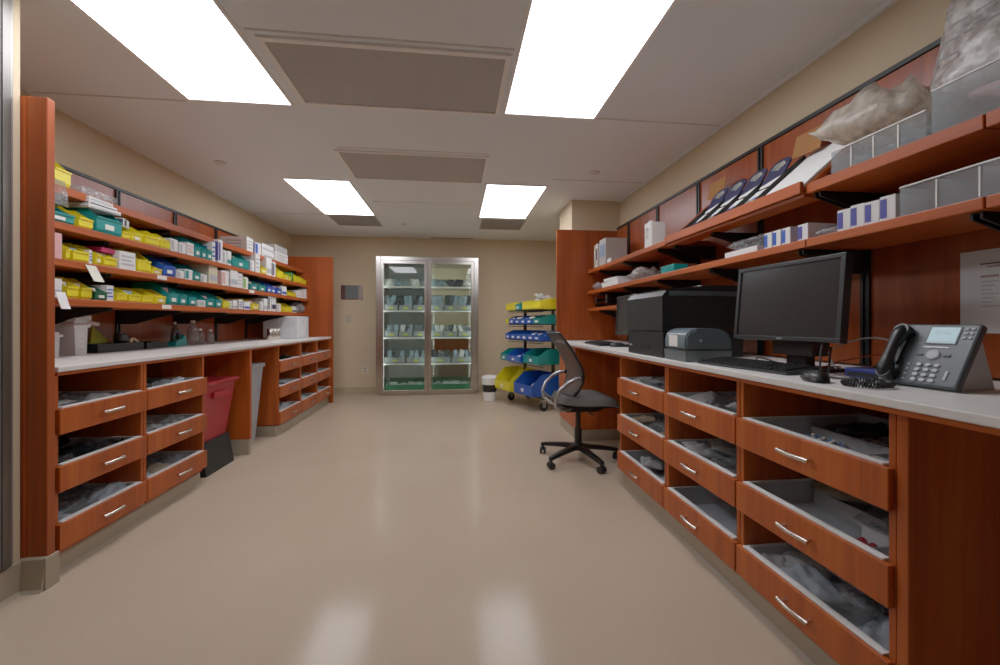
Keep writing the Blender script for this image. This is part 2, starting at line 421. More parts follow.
# right wall
G = 'right wall shelves'
shelf('lower right wall shelf nearest the camera, under clear divided bin', 1.785, 1.46, -.25, .95, 1.472, .035, [.35, .92], G)
shelf('lower right wall shelf section above the large monitor', 1.785, 1.46, .955, 1.52, 1.472, .035, [.985], G)
shelf('long lower right wall shelf running from monitor to far end panel', 1.785, 1.46, 1.525, 4.29, 1.472, .035, [1.57, 2.18, 2.79, 3.395, 3.99], G)
shelf('upper right wall shelf nearest the camera, under big clear bag', 1.785, 1.46, -.25, .95, 1.702, .042, [.35, .92], G)
shelf('upper right wall shelf section under the clear basket and bag', 1.785, 1.46, .955, 1.52, 1.702, .042, [1.49], G)
shelf('upper far right wall shelf holding binders and white jug', 1.785, 1.46, 2.63, 4.29, 1.70, .036, [2.79, 3.395, 3.99], G)
shelf('small lowest right wall shelf beside far monitor, black tray on it', 1.785, 1.46, 3.5, 4.29, 1.282, .03, [3.52, 3.99], G)
# slanted display shelf
t = thing('display_shelf', 'slanted cherry display shelf with front lip on right wall, holding catalogues', 'shelf', (1.46, 2.075, 1.685), 0, G)
SA = math.atan2(.26, .30)
def slant(b, y0, y1, u0, u1, n0, n1, bev=.002):
    """box in the tilted frame: u runs up the slope from the lip, n is the height over the board"""
    M = Matrix.Rotation(-SA, 4, 'Y')
    box(b, u0, u1, y0, y1, n0, n1, bev, M)
b = B(); slant(b, -.548, .548, 0, .40, -.02, 0); part('board', b, M_wy, t)
b = B(); box(b, -.022, -.004, -.548, .548, -.02, .03, .002); part('lip', b, M_wy, t)
b = B(); box(b, -.004, .1, -.548, .548, -.036, -.02, .002); part('ledge', b, M_wy, t)
for y in (.105, .5):
    b = B(); bracket(b, .32, .03, y, -.037, .09); part('bracket', b, M_blackm, t)

# ------------------------------------------------------------------ end panels and worktops
def endpanel(label, x0, x1, y0, y1, z0, z1, name='end_panel', m=None):
    b = B(); box(b, x0-(x0+x1)/2, x1-(x0+x1)/2, y0-(y0+y1)/2, y1-(y0+y1)/2, 0, z1-z0, .003)
    return single(name, b, m or M_wz, label, 'panel', ((x0+x1)/2, (y0+y1)/2, z0))
t = thing('tall_end_panel', 'tall cherry wood end panel at near end of left shelving, full height', 'panel', (-1.76, 1.913, 0))
b = B(); box(b, -.77, .048, -.02, .015, .0, 2.075, .004); part('board', b, M_panel, t)
b = B(); box(b, -.058, -.03, -.024, -.0205, .135, 2.07); part('filler_strip', b, wood('cherry_wood_filler', 2, '96380f', 'a84513', 'b8561b'), t)
endpanel('tall cherry wood end panel closing the far end of left shelving', -2.54, -1.70, 5.832, 5.865, 0, 2.045, 'tall_end_panel', M_panel)
endpanel('tall cherry wood end panel closing the far end of right shelves', 1.112, 1.855, 4.30, 4.335, .9285, 2.15, 'tall_end_panel', M_panel)
def worktop(label, x0, x1, y0, y1, s):
    t = thing('worktop', label, 'worktop', ((x0+x1)/2, (y0+y1)/2, .888))
    hx, hy = (x1-x0)/2, (y1-y0)/2
    b = B(); box(b, -hx, hx, -hy, hy, .016, .040, .003); part('slab', b, M_top, t)
    b = B(); fx = hx*s
    box(b, fx-s*.03, fx-s*.012, -hy+.01, hy-.01, 0, .0155); box(b, fx-s*.6, fx-s*.58, -hy+.01, hy-.01, 0, .0155)
    part('apron', b, M_wy, t)
worktop('long off-white laminate worktop along the left wall under the shelves', -2.45, -1.72, 1.95, 5.828, 1)
worktop('long off-white laminate worktop along the right wall under the monitors', 1.10, 1.785, -.9, 4.336, -1)

# ------------------------------------------------------------------ drawer cabinets
ZF = [(.63, .742), (.377, .489), (.122, .236)]     # bottom and top of the three drawer fronts
def handle(t, s, xo, yc, z, w=.095):
    h = B()
    tube(h, [(xo+s*.002, yc-w/2, z), (xo+s*.024, yc-w/2, z)], .006, 8); tube(h, [(xo+s*.002, yc+w/2, z), (xo+s*.024, yc+w/2, z)], .006, 8)
    tube(h, [(xo+s*.024, yc-w/2-.012, z), (xo+s*.029, yc-w/4, z), (xo+s*.031, yc, z), (xo+s*.029, yc+w/4, z), (xo+s*.024, yc+w/2+.012, z)], .0075, 10)
    return part('handle', h, M_nick, t, smooth=True)
def cabinet(label, xw, xf, ya, yb, s, group, hoff=0.0, tray=True, dividers=None):
    """open-fronted unit with three pull-out trays; xf is the carcass front, s the way it faces"""
    t = thing('drawer_cabinet', label, 'cabinet', ((xw+xf)/2, (ya+yb)/2, 0), 0, group)
    ox, oy = (xw+xf)/2, (ya+yb)/2
    W = yb-ya; hy = W/2; fx = xf-ox; wx = xw-ox
    for sy in (-1, 1):
        b = B(); box(b, wx, fx, sy*hy-sy*.001, sy*(hy-.019), .115, .887, .002); part('side_panel', b, M_wz, t)
    b = B(); box(b, wx, wx+s*.012, -hy+.02, hy-.02, .116, .886); part('back_panel', b, M_wz, t)
    b = B(); box(b, wx+s*.014, fx-s*.002, -hy+.02, hy-.02, .100, .114); part('bottom_panel', b, M_wx, t)
    b = B(); box(b, wx, fx-s*.035, -hy-.0009, hy+.0009, 0, .098)
    prism(b, [(fx-s*.034, 0), (fx-s*.012, 0), (fx-s*.026, .012), (fx-s*.029, .098), (fx-s*.034, .098)], 1, -hy-.0009, hy+.0009)
    part('toe_kick', b, M_base, t)
    for z0, z1 in ZF:
        b = B(); box(b, fx+s*.001, fx+s*.021, -hy+.003, hy-.003, z0, z1, .003)
        d = part('drawer', b, M_wz, t)
        handle(d, s, fx+s*.021, hoff, (z0+z1)/2+.002)
        # tray: open box with a flange
        xi0, xi1, yi = fx-s*.002, fx-s*.50, hy-.026
        b = B(); zb = z0+.018; zt = z1-.001
        box(b, xi0, xi1, -yi, yi, zb, zb+.003)
        box(b, xi0, xi0-s*.003, -yi, yi, zb+.003, zt); box(b, xi1, xi1+s*.003, -yi, yi, zb+.003, zt+.012)
        box(b, xi0-s*.003, xi1+s*.003, -yi, -yi+.003, zb+.003, zt); box(b, xi0-s*.003, xi1+s*.003, yi-.003, yi, zb+.003, zt)
        part('tray', b, M_tray, d)
        b = B()
        box(b, xi0+s*.012, xi0-s*.012, -yi, yi, zt+.002, zt+.007); box(b, xi0-s*.012, xi1, -yi-.003, -yi+.008, zt+.001, zt+.006)
        box(b, xi0-s*.012, xi1, yi-.008, yi+.003, zt+.001, zt+.006)
        part('tray_rim', b, M_rim, d)
        if dividers and dividers.get(round(z0, 3)):
            b = B()
            for a in dividers[round(z0, 3)]: box(b, fx-s*a[0], fx-s*a[1], a[2], a[3], zb+.004, zb+.06)
            part('tray_divider', b, plain('divider_grey', 'cfd2d4', .5), d)
    return t
GL, GR = 'left run drawer cabinets', 'right run drawer cabinets'
cabinet('near left drawer cabinet with three open trays, beside tall end panel', -2.44, -1.735, 1.948, 2.452, 1, GL, .0)
cabinet('left drawer cabinet beside the red waste bin, three open trays', -2.44, -1.735, 2.454, 2.998, 1, GL, .0)
cabinet('far left drawer cabinet column next to the grey bin bay', -2.44, -1.735, 4.172, 4.748, 1, GL, .0)
cabinet('middle drawer cabinet column of the far left three', -2.44, -1.735, 4.750, 5.288, 1, GL, .0)
cabinet('farthest left drawer cabinet column, against the far end panel', -2.44, -1.735, 5.290, 5.828, 1, GL, .0)
cabinet('farthest right drawer cabinet, beside the desk knee space', 1.78, 1.138, 2.052, 2.668, -1, GR, .0)
cabinet('middle right drawer cabinet, under the printers', 1.78, 1.138, 1.490, 2.050, -1, GR, .0)
cabinet('nearest right drawer cabinet, with handles and divided trays below the phone', 1.78, 1.138, .916, 1.488, -1, GR, -.01,
        dividers={.63: [(.16, .163, -.27, -.09), (.28, .283, -.27, .25), (.005, .28, -.085, -.082)],
                  .377: [(.20, .203, -.25, -.02), (.29, .293, -.25, .25), (.01, .20, -.15, -.147)]})
t = thing('support_panel', 'cherry wood upright panel between the red bin bay and grey bin bay', 'panel', (-2.09, 3.637, 0))
b = B(); box(b, -.36, .355, -.0175, .0175, .13, .887, .002); part('board', b, M_wz, t)
b = B(); box(b, -.36, .350, -.021, .021, 0, .129, .002); part('base_cover', b, M_base, t)
t = thing('support_panel', 'large cherry wood end panel at near end of right cabinets, below the phone', 'panel', (1.46, .90, 0))
b = B(); box(b, -.325, .33, -.014, .014, .1, .887, .003); part('board', b, M_wz, t)
b = B(); box(b, -.29, .33, -.0155, .0145, 0, .099, .002); part('base_cover', b, M_base, t)
t = thing('support_panel', 'cherry wood end panel carrying the right worktop behind the camera', 'panel', (1.46, -.86, 0))
b = B(); box(b, -.325, .33, -.02, .02, .1, .887, .003); part('board', b, M_wz, t)
b = B(); box(b, -.29, .33, -.022, .022, 0, .099, .002); part('base_cover', b, M_base, t)
t = thing('corner_cabinet', 'narrow closed cherry cabinet carrying the far end of the right worktop', 'cabinet', (1.46, 3.99, 0))
b = B(); box(b, -.3, .32, -.295, .3, .1, .887, .003); part('body', b, M_wz, t)
b = B(); box(b, -.322, -.3005, -.285, .292, .11, .88, .003); part('door', b, M_wz, t)
b = B(); box(b, -.31, .32, -.302, .3, 0, .099, .002); part('base_cover', b, M_base, t)
# ------------------------------------------------------------------ bins and boxes
CACHE = {}
def cached(key, fn):
    if key not in CACHE: CACHE[key] = fn()
    return CACHE[key]
def bin_mesh(w, d, h, mat, lip=.52):
    """hopper bin: front along +X at x=0, back at -d, base at z=0"""
    def mk():
        b = B(); t = .004
        side = [(-d, 0), (-.01, 0), (0, h*.12), (0, h*lip*.9), (-.004, h*lip), (-d*.38, h), (-d, h)]
        prism(b, [(x, z) for x, z in side], 1, -w/2, -w/2+t); prism(b, side, 1, w/2-t, w/2)
        box(b, -d, -.01, -w/2+t, w/2-t, 0, t); box(b, -d, -d+t, -w/2+t, w/2-t, t, h)
        prism(b, [(-.012, 0), (-.008, 0), (.0, h*.12), (.0, h*lip), (-.004, h*lip), (-.005, h*.14)], 1, -w/2+t, w/2-t)
        box(b, -d-.003, -d*.4, -w/2-.003, -w/2, h-.01, h); box(b, -d-.003, -d*.4, w/2, w/2+.003, h-.01, h)
        box(b, -.002, .005, -w/2, w/2, h*lip-.008, h*lip+.001)
        return mesh('bin', b, mat)
    return cached(('bin', round(w, 3), round(d, 3), round(h, 3), mat.name, lip), mk)
def card_mesh(w, h):
    def mk():
        b = B(); box(b, .0005, .002, -w/2, w/2, 0, h); return mesh('label_card', b, M_label)
    return cached(('card', round(w, 3), round(h, 3)), mk)
def bin_thing(label, cat, w, d, h, mat, loc, rz=0, group=None, card=True, lip=.52, name='storage_bin'):
    o = tag(link(name, bin_mesh(w, d, h, mat, lip), None, loc, (0, 0, rz)), label, cat, group)
    if card:
        link('label_card', card_mesh(min(w*.45, .06), h*lip*.32), o, (.0, 0, h*lip*.3))
    return o
def carton_mesh(w, d, h, mat, bev=.002):
    def mk():
        b = B(); box(b, -d, 0, -w/2, w/2, 0, h, bev); return mesh('carton', b, mat)
    return cached(('carton', round(w, 3), round(d, 3), round(h, 3), mat.name), mk)
def print_mesh(w, d, h, mat, kind):
    """printed area of a carton: front and near side faces, slightly proud"""
    def mk():
        b = B(); e = .0012
        if kind == 0:   # band along the lower front
            box(b, 0, e, -w*.45, w*.45, h*.15, h*.42); box(b, -d*.95, -.005, -w/2-e, -w/2, h*.15, h*.42)
        elif kind == 1: # block at one end
            box(b, 0, e, -w*.45, -w*.05, h*.12, h*.88); box(b, -d*.4, -.005, -w/2-e, -w/2, h*.1, h*.9)
        else:           # text lines
            for k in range(3):
                z = h*(.25+.22*k); box(b, 0, e, -w*.4, w*(.4-.18*(k % 2)), z, z+h*.09); box(b, -d*.8, -d*.2, -w/2-e, -w/2, z, z+h*.09)
        return mesh('printed_panel', b, mat)
    return cached(('print', round(w, 3), round(d, 3), round(h, 3), mat.name, kind), mk)
def carton(label, w, d, h, mat, loc, rz=0, pr=None, kind=0, group=None, cat='box', name='supply_box', tilt=0):
    o = tag(link(name, carton_mesh(w, d, h, mat), None, loc, (0, tilt, rz)), label, cat, group)
    if pr is not None: link('printed_panel', print_mesh(w, d, h, pr, kind), o)
    return o
def pillow_mesh(key, w, d, h, mat, seed, amp=.3, name='packet', fq=2.2):
    def mk():
        b = B(); n = 13
        rr = random.Random(seed)
        g = []
        for top in (1, -1):
            rows = []
            for i in range(n):
                row = []
                for j in range(n):
                    u, v = i/(n-1)*2-1, j/(n-1)*2-1
                    edge = i in (0, n-1) or j in (0, n-1)
                    if top == -1 and edge: row.append(g[0][i][j]); continue
                    q = (1-u*u)*(1-v*v)
                    z = q**.45*h/2*top
                    nz = noise.noise(Vector((u*fq+seed*3.1, v*fq+top, seed)))
                    z += nz*h*amp*(q**.3)*(1 if top > 0 else .25)
                    row.append(b.verts.new((u*w/2*(1+.04*nz), v*d/2*(1+.05*noise.noise(Vector((v*3, seed, u*3)))), z+h/2)))
                rows.append(row)
            g.append(rows)
        for k, rows in enumerate(g):
            for i in range(n-1):
                for j in range(n-1):
                    f = (rows[i][j], rows[i+1][j], rows[i+1][j+1], rows[i][j+1])
                    b.faces.new(f if k == 0 else f[::-1])
        zmin = min(v.co.z for v in b.verts)
        for v in b.verts: v.co.z -= zmin
        return mesh(name, b, mat, 2)
    return cached(('pillow', key, seed), mk)

# ---- contents of the left shelves: (y0, y1, kind, colour, height[, depth])
Y, T, BL, W = M_yel, M_teal, M_blue, M_white
CN = {M_yel: 'yellow', M_teal: 'teal', M_blue: 'blue', M_green: 'dark green', M_white: 'white', M_cream: 'cream', M_pink: 'magenta', M_pkpale: 'pale pink'}
PR = {'b': M_blue, 'p': M_purple, 'k': M_pkpale, 't': M_teal, 'g': plain('lime_print', '6fae3a', .6), 'n': M_navy, '-': plain('grey_print', 'aeb0b5', .6)}
SH = [
 [],
 [(2.24,2.41,'bin',T,.075),(2.43,2.53,'bin',Y,.085),(2.535,2.715,'bin',T,.135),(2.72,2.795,'bin',Y,.065),(2.80,2.895,'bin',Y,.08),(2.90,3.035,'bin',Y,.085),(3.04,3.145,'bin',Y,.09),
  (3.15,3.235,'box',W,.07,'-'),(3.24,3.32,'box',W,.06,'-'),(3.325,3.415,'box',W,.075,'k'),(3.42,3.50,'bin',T,.12),(3.505,3.575,'bin',T,.11),(3.58,3.66,'bin',T,.115),
  (3.665,3.72,'box',W,.13,'b'),(3.725,3.80,'box',W,.155,'p'),(3.805,3.87,'box',W,.095,'-'),(3.88,3.955,'box',W,.10,'t'),(3.96,4.27,'bin',T,.13),
  (4.29,4.38,'box',W,.085,'-'),(4.385,4.49,'box',W,.145,'-'),(4.495,4.64,'bin',Y,.10),(4.65,4.78,'box',W,.15,'-'),(4.785,4.87,'box',W,.13,'n'),(4.88,5.04,'bin',Y,.12),
  (5.06,5.30,'bin',Y,.08),(5.32,5.40,'box',M_green,.09,'g'),(5.41,5.62,'bin',Y,.10),(5.64,5.80,'bin',Y,.09)],
 [(2.24,2.335,'box',M_pkpale,.10,'k'),(2.34,2.375,'bin',Y,.085),(2.38,2.485,'bin',Y,.085),(2.49,2.52,'box',W,.06,'b'),(2.525,2.57,'bin',Y,.085),(2.575,2.675,'bin',Y,.08),
  (2.69,2.82,'box',W,.085,'-'),(2.83,2.945,'bin',Y,.115),(2.95,3.05,'bin',Y,.06),(3.06,3.18,'bin',BL,.11),(3.19,3.28,'box',W,.045,'-'),(3.29,3.385,'box',W,.06,'t'),(3.39,3.485,'bin',T,.10),
  (3.49,3.58,'box',W,.05,'-'),(3.60,3.73,'box',M_cream,.14,'-'),(3.76,3.885,'box',W,.10,'k'),(3.895,4.03,'box',W,.13,'-'),(4.04,4.14,'box',W,.11,'-'),(4.15,4.25,'box',W,.09,'g'),
  (4.26,4.42,'bin',T,.09),(4.43,4.59,'bin',T,.09),(4.61,4.72,'bin',BL,.10),(4.725,4.84,'bin',BL,.10),(4.85,4.99,'bin',BL,.09),(5.0,5.13,'box',W,.08,'b'),(5.14,5.44,'bin',Y,.07),
  (5.46,5.58,'box',W,.07,'-'),(5.59,5.70,'box',W,.08,'k'),(5.71,5.80,'box',W,.10,'k')],
 [(2.24,2.335,'box',W,.075,'-'),(2.34,2.415,'bin',Y,.09),(2.42,2.495,'bin',Y,.09),(2.50,2.59,'bin',M_green,.07),(2.595,2.655,'box',W,.07,'b'),(2.66,2.745,'bin',Y,.075),(2.75,2.855,'bin',Y,.075),
  (2.86,2.965,'bin',Y,.075),(2.97,3.075,'bin',Y,.08),(3.085,3.20,'bin',T,.12),(3.21,3.305,'bin',T,.11),(3.31,3.41,'bin',T,.10),(3.42,3.52,'box',W,.04,'t'),(3.53,3.65,'bin',T,.10),(3.655,3.755,'bin',T,.10),
  (3.76,3.86,'bin',Y,.085),(3.87,3.94,'box',W,.05,'g'),(3.95,4.03,'box',W,.06,'-'),(4.04,4.13,'box',W,.07,'p'),(4.14,4.27,'box',W,.06,'p'),(4.28,4.42,'bin',Y,.09),
  (4.44,4.52,'box',W,.07,'-'),(4.53,4.62,'box',W,.10,'-'),(4.63,4.71,'box',W,.13,'n'),(4.73,4.85,'box',W,.14,'n'),(4.87,4.98,'box',W,.07,'-'),(5.0,5.28,'bin',Y,.09),(5.30,5.44,'box',W,.06,'n')],
]
PACK_MATS = [M_white, M_film, M_pkpale, M_white, plain('blue_wrap', '7f9fc0', .4), M_cream]
for si in (1, 2, 3):
    X, Z = LX[si], LZ[si]
    for k, it in enumerate(SH[si]):
        y0, y1, kind, m, h = it[:5]; w = y1-y0-.012; h *= 1.32; yc = (y0+y1)/2
        sn = ['', 'second', 'third', 'lowest'][si]
        place = '%s item from near panel on %s left shelf' % (ORD[k], sn)
        if kind == 'bin':
            o = bin_thing('%s open bin, %s' % (CN[m], place), 'bin', w, .24, h, m, (X-.012-R.random()*.012, yc, Z), R.uniform(-.03, .03), 'bins on the left wall shelves', m is not M_yel or k % 4 == 0)
            if w > .06 and k < 24:
                # a few wrapped packets in the bin
                n = 2 if w < .11 else 3
                pm = PACK_MATS[R.randrange(len(PACK_MATS))]
                for q in range(n):
                    pw, pd, ph = w*.7/1, .055, h*R.uniform(.5, .8)
                    carton('wrapped packet inside %s bin, %s' % (CN[m], place.replace(' item', '')), pw, .03, ph, pm, (X-.055-q*.05, yc, Z+.006), 0,
                           None, 0, 'packets in the %s bin of %s left shelf' % (ORD[k], sn), 'packet', 'wrapped_packet', -.18)
        else:
            carton('%s carton %s, %s' % (CN[m], {'b': 'with blue print', 'p': 'with purple print', 'k': 'with pink print', 't': 'with teal print', 'g': 'with lime print', 'n': 'with dark print', '-': 'with grey print'}[it[5]], place),
                   w, .2, h, m, (X-.012-R.random()*.02, yc, Z+.0005), R.uniform(-.04, .04), PR[it[5]], R.randrange(3), 'cartons on the left wall shelves')
# extras on the left shelves
bin_thing('yellow bin sitting alone on top left shelf beside the end panel', 'bin', .10, .24, .165, Y, (-2.095, 2.40, LZ[0]), .1, None, False)
carton('flat box of clear film sleeves lying on the top left shelf near end', .26, .22, .05, M_film, (-2.12, 2.66, LZ[0]+.001), .05, None, 0, None, 'package', 'film_package')
for (y, w, h, m, lab, pr, kd) in ((4.43, .13, .15, W, 'white envelope box first on top left shelf', '-', 2), (4.60, .13, .13, W, 'white box with blue printed end on top left shelf', 'b', 1),
                         (4.84, .30, .075, W, 'lower long white carton on top left shelf', '-', 0), (5.20, .36, .12, W, 'large far white carton on top left shelf, lower', '-', 2)):
    carton(lab, w, .26, h, m, (-2.12, y, LZ[0]+.001), 0, PR[pr], kd, None)
carton('upper long white carton stacked on another, top left shelf', .29, .24, .075, W, (-2.125, 4.84, LZ[0]+.0767), .02, PR['-'], 0)
carton('grey lidded carton stacked at far end of top left shelf', .35, .25, .08, plain('pale_grey_card', 'bdbbb8', .6), (-2.125, 5.20, LZ[0]+.1222), .01, PR['-'], 2)
# stack on the big teal bin
for q in range(3):
    carton('white folded pack stacked on big teal bin, %s of the stack' % ['lowest', 'middle', 'topmost'][q], .2-.01*q, .2, .022, W, (-2.06-.01*q, 2.62, LZ[1]+.1365+q*.0228), .08*(q-1), PR['n' if q == 1 else '-'], 0, 'white packs on the teal bin', 'pack', 'folded_pack')
carton('white carton with purple end tilted on yellow bins, second left shelf', .1, .12, .05, W, (-2.08, 2.80, LZ[1]+.083), .4, PR['n'], 1)
carton('magenta flat box lying on yellow bins of third left shelf', .2, .14, .028, M_pink, (-2.07, 2.70, LZ[2]+.088), .05)
carton('yellow-orange printed pouch standing in tall yellow bin, third left shelf', .06, .05, .1, plain('orange_card', 'c98432', .6), (-2.10, 2.888, LZ[2]+.006), .0, None, 0, None, 'pouch', 'printed_pouch')
bin_thing('dark blue bin set back behind yellow bins, third left shelf', 'bin', .1, .14, .12, M_blue, (-2.28, 3.0, LZ[2]), 0, None, False)
# clear bag hanging over the near teal bin
o = tag(link('plastic_bag', pillow_mesh('bagA', .14, .12, .03, M_film, 3, .3), None, (-2.09, 2.345, LZ[1]+.165), (0, 1.45, .1)), 'clear plastic bag standing in near teal bin, second left shelf', 'bag')
# paper tags
def sheet(name, label, cat, w, h, loc, rot, m=M_paper, t=.0012):
    b = B(); box(b, -w/2, w/2, -h/2, h/2, 0, t); return single(name, b, m, label, cat, loc, rot)
sheet('paper_tag', 'blank cream paper tag hanging from the third left shelf edge', 'tag', .065, .10, (-1.996, 2.47, 1.395), (PI/2-.45, 0, PI/2), plain('tag_card', 'd9d6c6', .7))
sheet('paper_tag', 'white paper slip hanging at near end of lowest left shelf', 'tag', .05, .09, (-1.994, 2.285, 1.235), (PI/2-.3, 0, PI/2))
# bags piled at far end of the lowest shelf
for q, (y, z, sd) in enumerate(((5.52, 0, 1), (5.64, 0, 2), (5.72, .03, 4), (5.58, .055, 5))):
    tag(link('plastic_bag', pillow_mesh('bagB%d' % q, .14, .12, .08, M_film, sd, .5), None, (-2.1, y, LZ[3]+.002+z), (0, 0, q)), 'clear bag of supplies, far end of the lowest left shelf pile', 'bag', 'bags at far end of lowest left shelf')
    
# ---- things on the left worktop
TZ = .9285
def cooler(label, x, y, w, d, h, rz=0, lid=True, m=M_rim):
    t = thing('white_tub', label, 'box', (x, y, TZ), rz)
    b = B()
    prism(b, [(-w*.43, 0), (w*.43, 0), (w*.5, h*.8), (-w*.5, h*.8)], 0, -d/2, d/2); part('body', b, plain('tub_plastic', 'dad8d6', .45), t)
    b = B(); box(b, -d/2-.01, d/2+.01, -w/2-.012, w/2+.012, h*.8, h*.9, .004); box(b, -d/2, d/2, -w/2, w/2, h*.9, h, .004); part('lid', b, m, t)
    b = B()
    for k in range(3): box(b, d/2-.001, d/2+.001, -w*.25, w*.25, h*(.2+.16*k), h*(.28+.16*k))
    part('printed_panel', b, M_label, t)
    return t
cooler('small white lidded tub on left worktop, nearest the end panel', -2.27, 2.50, .06, .09, .14)
cooler('larger white lidded tub with printed label on left worktop', -2.30, 2.685, .085, .11, .205)
carton('blue small box on top of the near white tub, left worktop', .05, .05, .045, M_blue, (-2.25, 2.50, TZ+.1405), .2)
carton('white flat carton lying on the larger white tub', .11, .13, .03, W, (-2.235, 2.69, TZ+.2055), .05, PR['-'], 2)
b = B(); prism(b, [(-.05, 0), (.05, 0), (0, .05)], 0, -.02, .02); single('card_wedge', b, M_pink, 'folded magenta card standing on the flat white carton', 'card', (-2.30, 2.69, TZ+.2365))
b = B(); box(b, -.03, .03, -.08, .08, 0, .022, .003); single('spatula_box', b, plain('pale_pink', 'd6c0b8', .6), 'pale narrow carton jutting beyond white tub, sloping down', 'box', (-2.33, 2.80, TZ+.183), (-.16, 0, 0))
b = B(); prism(b, [(-.10, 0), (.13, 0), (-.08, .17)], 0, -.006, .006); single('folded_leaflet', b, plain('lime_card', 'b3b63c', .6), 'yellow-green folded leaflet standing beside the white tub', 'leaflet', (-2.42, 3.05, TZ+.001), (0, 0, .0))
def tray_box(label, x, y, wx, wy, h, parts=2):
    t = thing('black_tray', label, 'tray', (x, y, TZ))
    b = B(); e = .005
    box(b, -wx/2, wx/2, -wy/2, wy/2, 0, e)
    for s in (-1, 1):
        box(b, s*wx/2, s*(wx/2-e), -wy/2, wy/2, e, h); box(b, -wx/2+e, wx/2-e, s*wy/2, s*(wy/2-e), e, h)
    part('shell', b, M_black2, t)
    for k in range(1, parts):
        b = B(); y_ = -wy/2+wy*k/parts; box(b, -wx/2+e, wx/2-e, y_-.002, y_+.002, e, h*.9); part('divider', b, M_black2, t)
    return t
tray_box('long black divided tray on left worktop, holding tools', -2.325, 3.0, .14, .38, .055, 3)
tray_box('second black tray further along left worktop', -2.33, 3.33, .15, .22, .045, 2)
t = thing('barcode_scanner', 'black hand scanner lying in the long black tray', 'scanner', (-2.32, 3.07, TZ+.05), .5)
b = B(); lathe(b, [(.03, 0), (.042, .015), (.042, .05), (.03, .07)], 16, (0, .02, 0), 1, 1.2); part('head', b, M_black, t, smooth=True)
b = B(); tube(b, [(0, .04, .03), (.01, .09, .03), (.02, .14, .02)], [.022, .018, .02], 10); part('grip', b, M_black, t, smooth=True)
b = B(); lathe(b, [(.012, .07), (.012, .073)], 12, (.0, .02, 0)); part('window', b, M_rim, t)
for q, (x, y, m, lab) in enumerate(((-2.30, 2.91, T, 'teal marker lying in the near cell of black tray'), (-2.28, 3.14, M_cream, 'cream adhesive roll leaning in the long black tray'), (-2.31, 2.87, M_red, 'red marker lying in the near cell of black tray'))):
    b = B()
    if 'roll' in lab:
        tube(b, [(.03*math.cos(a*PI/8), .03*math.sin(a*PI/8), 0) for a in range(16)], .009, 6, True); o = single('adhesive_roll', b, m, lab, 'roll', (x, y, TZ+.05), (0, 1.1, 0), None, True)
    else:
        tube(b, [(0, -.05, .0), (0, .03, 0), (0, .055, 0)], [.007, .007, .004], 8); o = single('marker_pen', b, m, lab, 'pen', (x, y-.01+.02*q, TZ+.0125), (0, 0, .2*q), None, True)
for q in range(3):
    carton('cream folded cloth pack in the second black tray, %s of the pile' % ['lowest', 'middle', 'topmost'][q], .17-.02*q, .11, .016, [M_cream, M_pkpale, M_black2][q], (-2.27, 3.33, TZ+.006+q*.0165), .1*q, None, 0, None, 'pack', 'folded_pack')
t = thing('tape_dispenser', 'teal adhesive tape dispenser with black roll on left worktop', 'tape dispenser', (-2.29, 3.60, TZ), .15)
b = B(); prism(b, [(-.09, 0), (.09, 0), (.095, .03), (.07, .075), (.045, .095), (.02, .06), (-.05, .05), (-.09, .035)], 0, -.03, .03); part('body', b, T, t)
b = B(); tube(b, [(0, -.03+.05*math.cos(a*PI/10), .075+.05*math.sin(a*PI/10)) for a in range(20)], .014, 8, True); part('tape_roll', b, M_black, t, smooth=True)
def bottle(label, x, y, r, h, group=None, cap=M_rim, m=M_bottle):
    t = thing('clear_bottle', label, 'bottle', (x, y, TZ), 0, group)
    b = B(); lathe(b, [(r*.9, 0), (r, .006), (r, h*.62), (r*.8, h*.72), (r*.32, h*.82), (r*.32, h*.9)], 18); part('body', b, m, t, smooth=True)
    b = B(); lathe(b, [(r*.4, h*.9), (r*.4, h*.985), (r*.33, h)], 14); part('cap', b, cap, t, smooth=True)
    return t
bottle('clear bottle with white cap directly behind the teal tape dispenser', -2.40, 3.74, .028, .20, None)
bottle('tallest clear brown-tinted bottle of the three on left worktop', -2.29, 3.795, .042, .215)
bottle('small clear bottle between two others on left worktop', -2.28, 3.885, .032, .14)
bottle('small clear spray bottle, farthest of three on left worktop', -2.24, 3.96, .032, .13)
for q in range(3):
    b = B(); lathe(b, [(.036, 0), (.038, .004), (.038, .118), (.034, .124), (.036, .126), (.036, .132), (.0, .132)][:-1], 20)
    single('steel_canister', b, M_nick, 'small silver lidded canister on left worktop, %s of three' % ['nearest', 'middle', 'farthest'][q], 'canister', (-2.06, 4.76+.082*q, TZ), (0, 0, 0), None, True)
t = thing('label_machine', 'large white boxy countertop machine at far end of left worktop', 'machine', (-2.09, 5.24, TZ))
b = B(); box(b, -.2, .2, -.16, .16, .0, .272, .012); part('body', b, plain('machine_white', 'cfd0d2', .4), t)
b = B(); box(b, .2, .203, -.12, .12, .04, .245, .001); part('front_panel', b, plain('machine_pale', 'dcdcdd', .35), t)
b = B(); box(b, .203, .206, -.02, .03, .20, .215); part('badge', b, PR['-'], t)
t = thing('document_file', 'black and white upright document file between machine and far panel', 'file', (-2.06, 5.51, TZ))
b = B(); box(b, -.12, .12, -.025, .025, 0, .27, .003); part('spine', b, M_black, t)
b = B(); box(b, -.11, .125, .026, .055, 0, .272, .003); part('papers', b, M_paper, t)

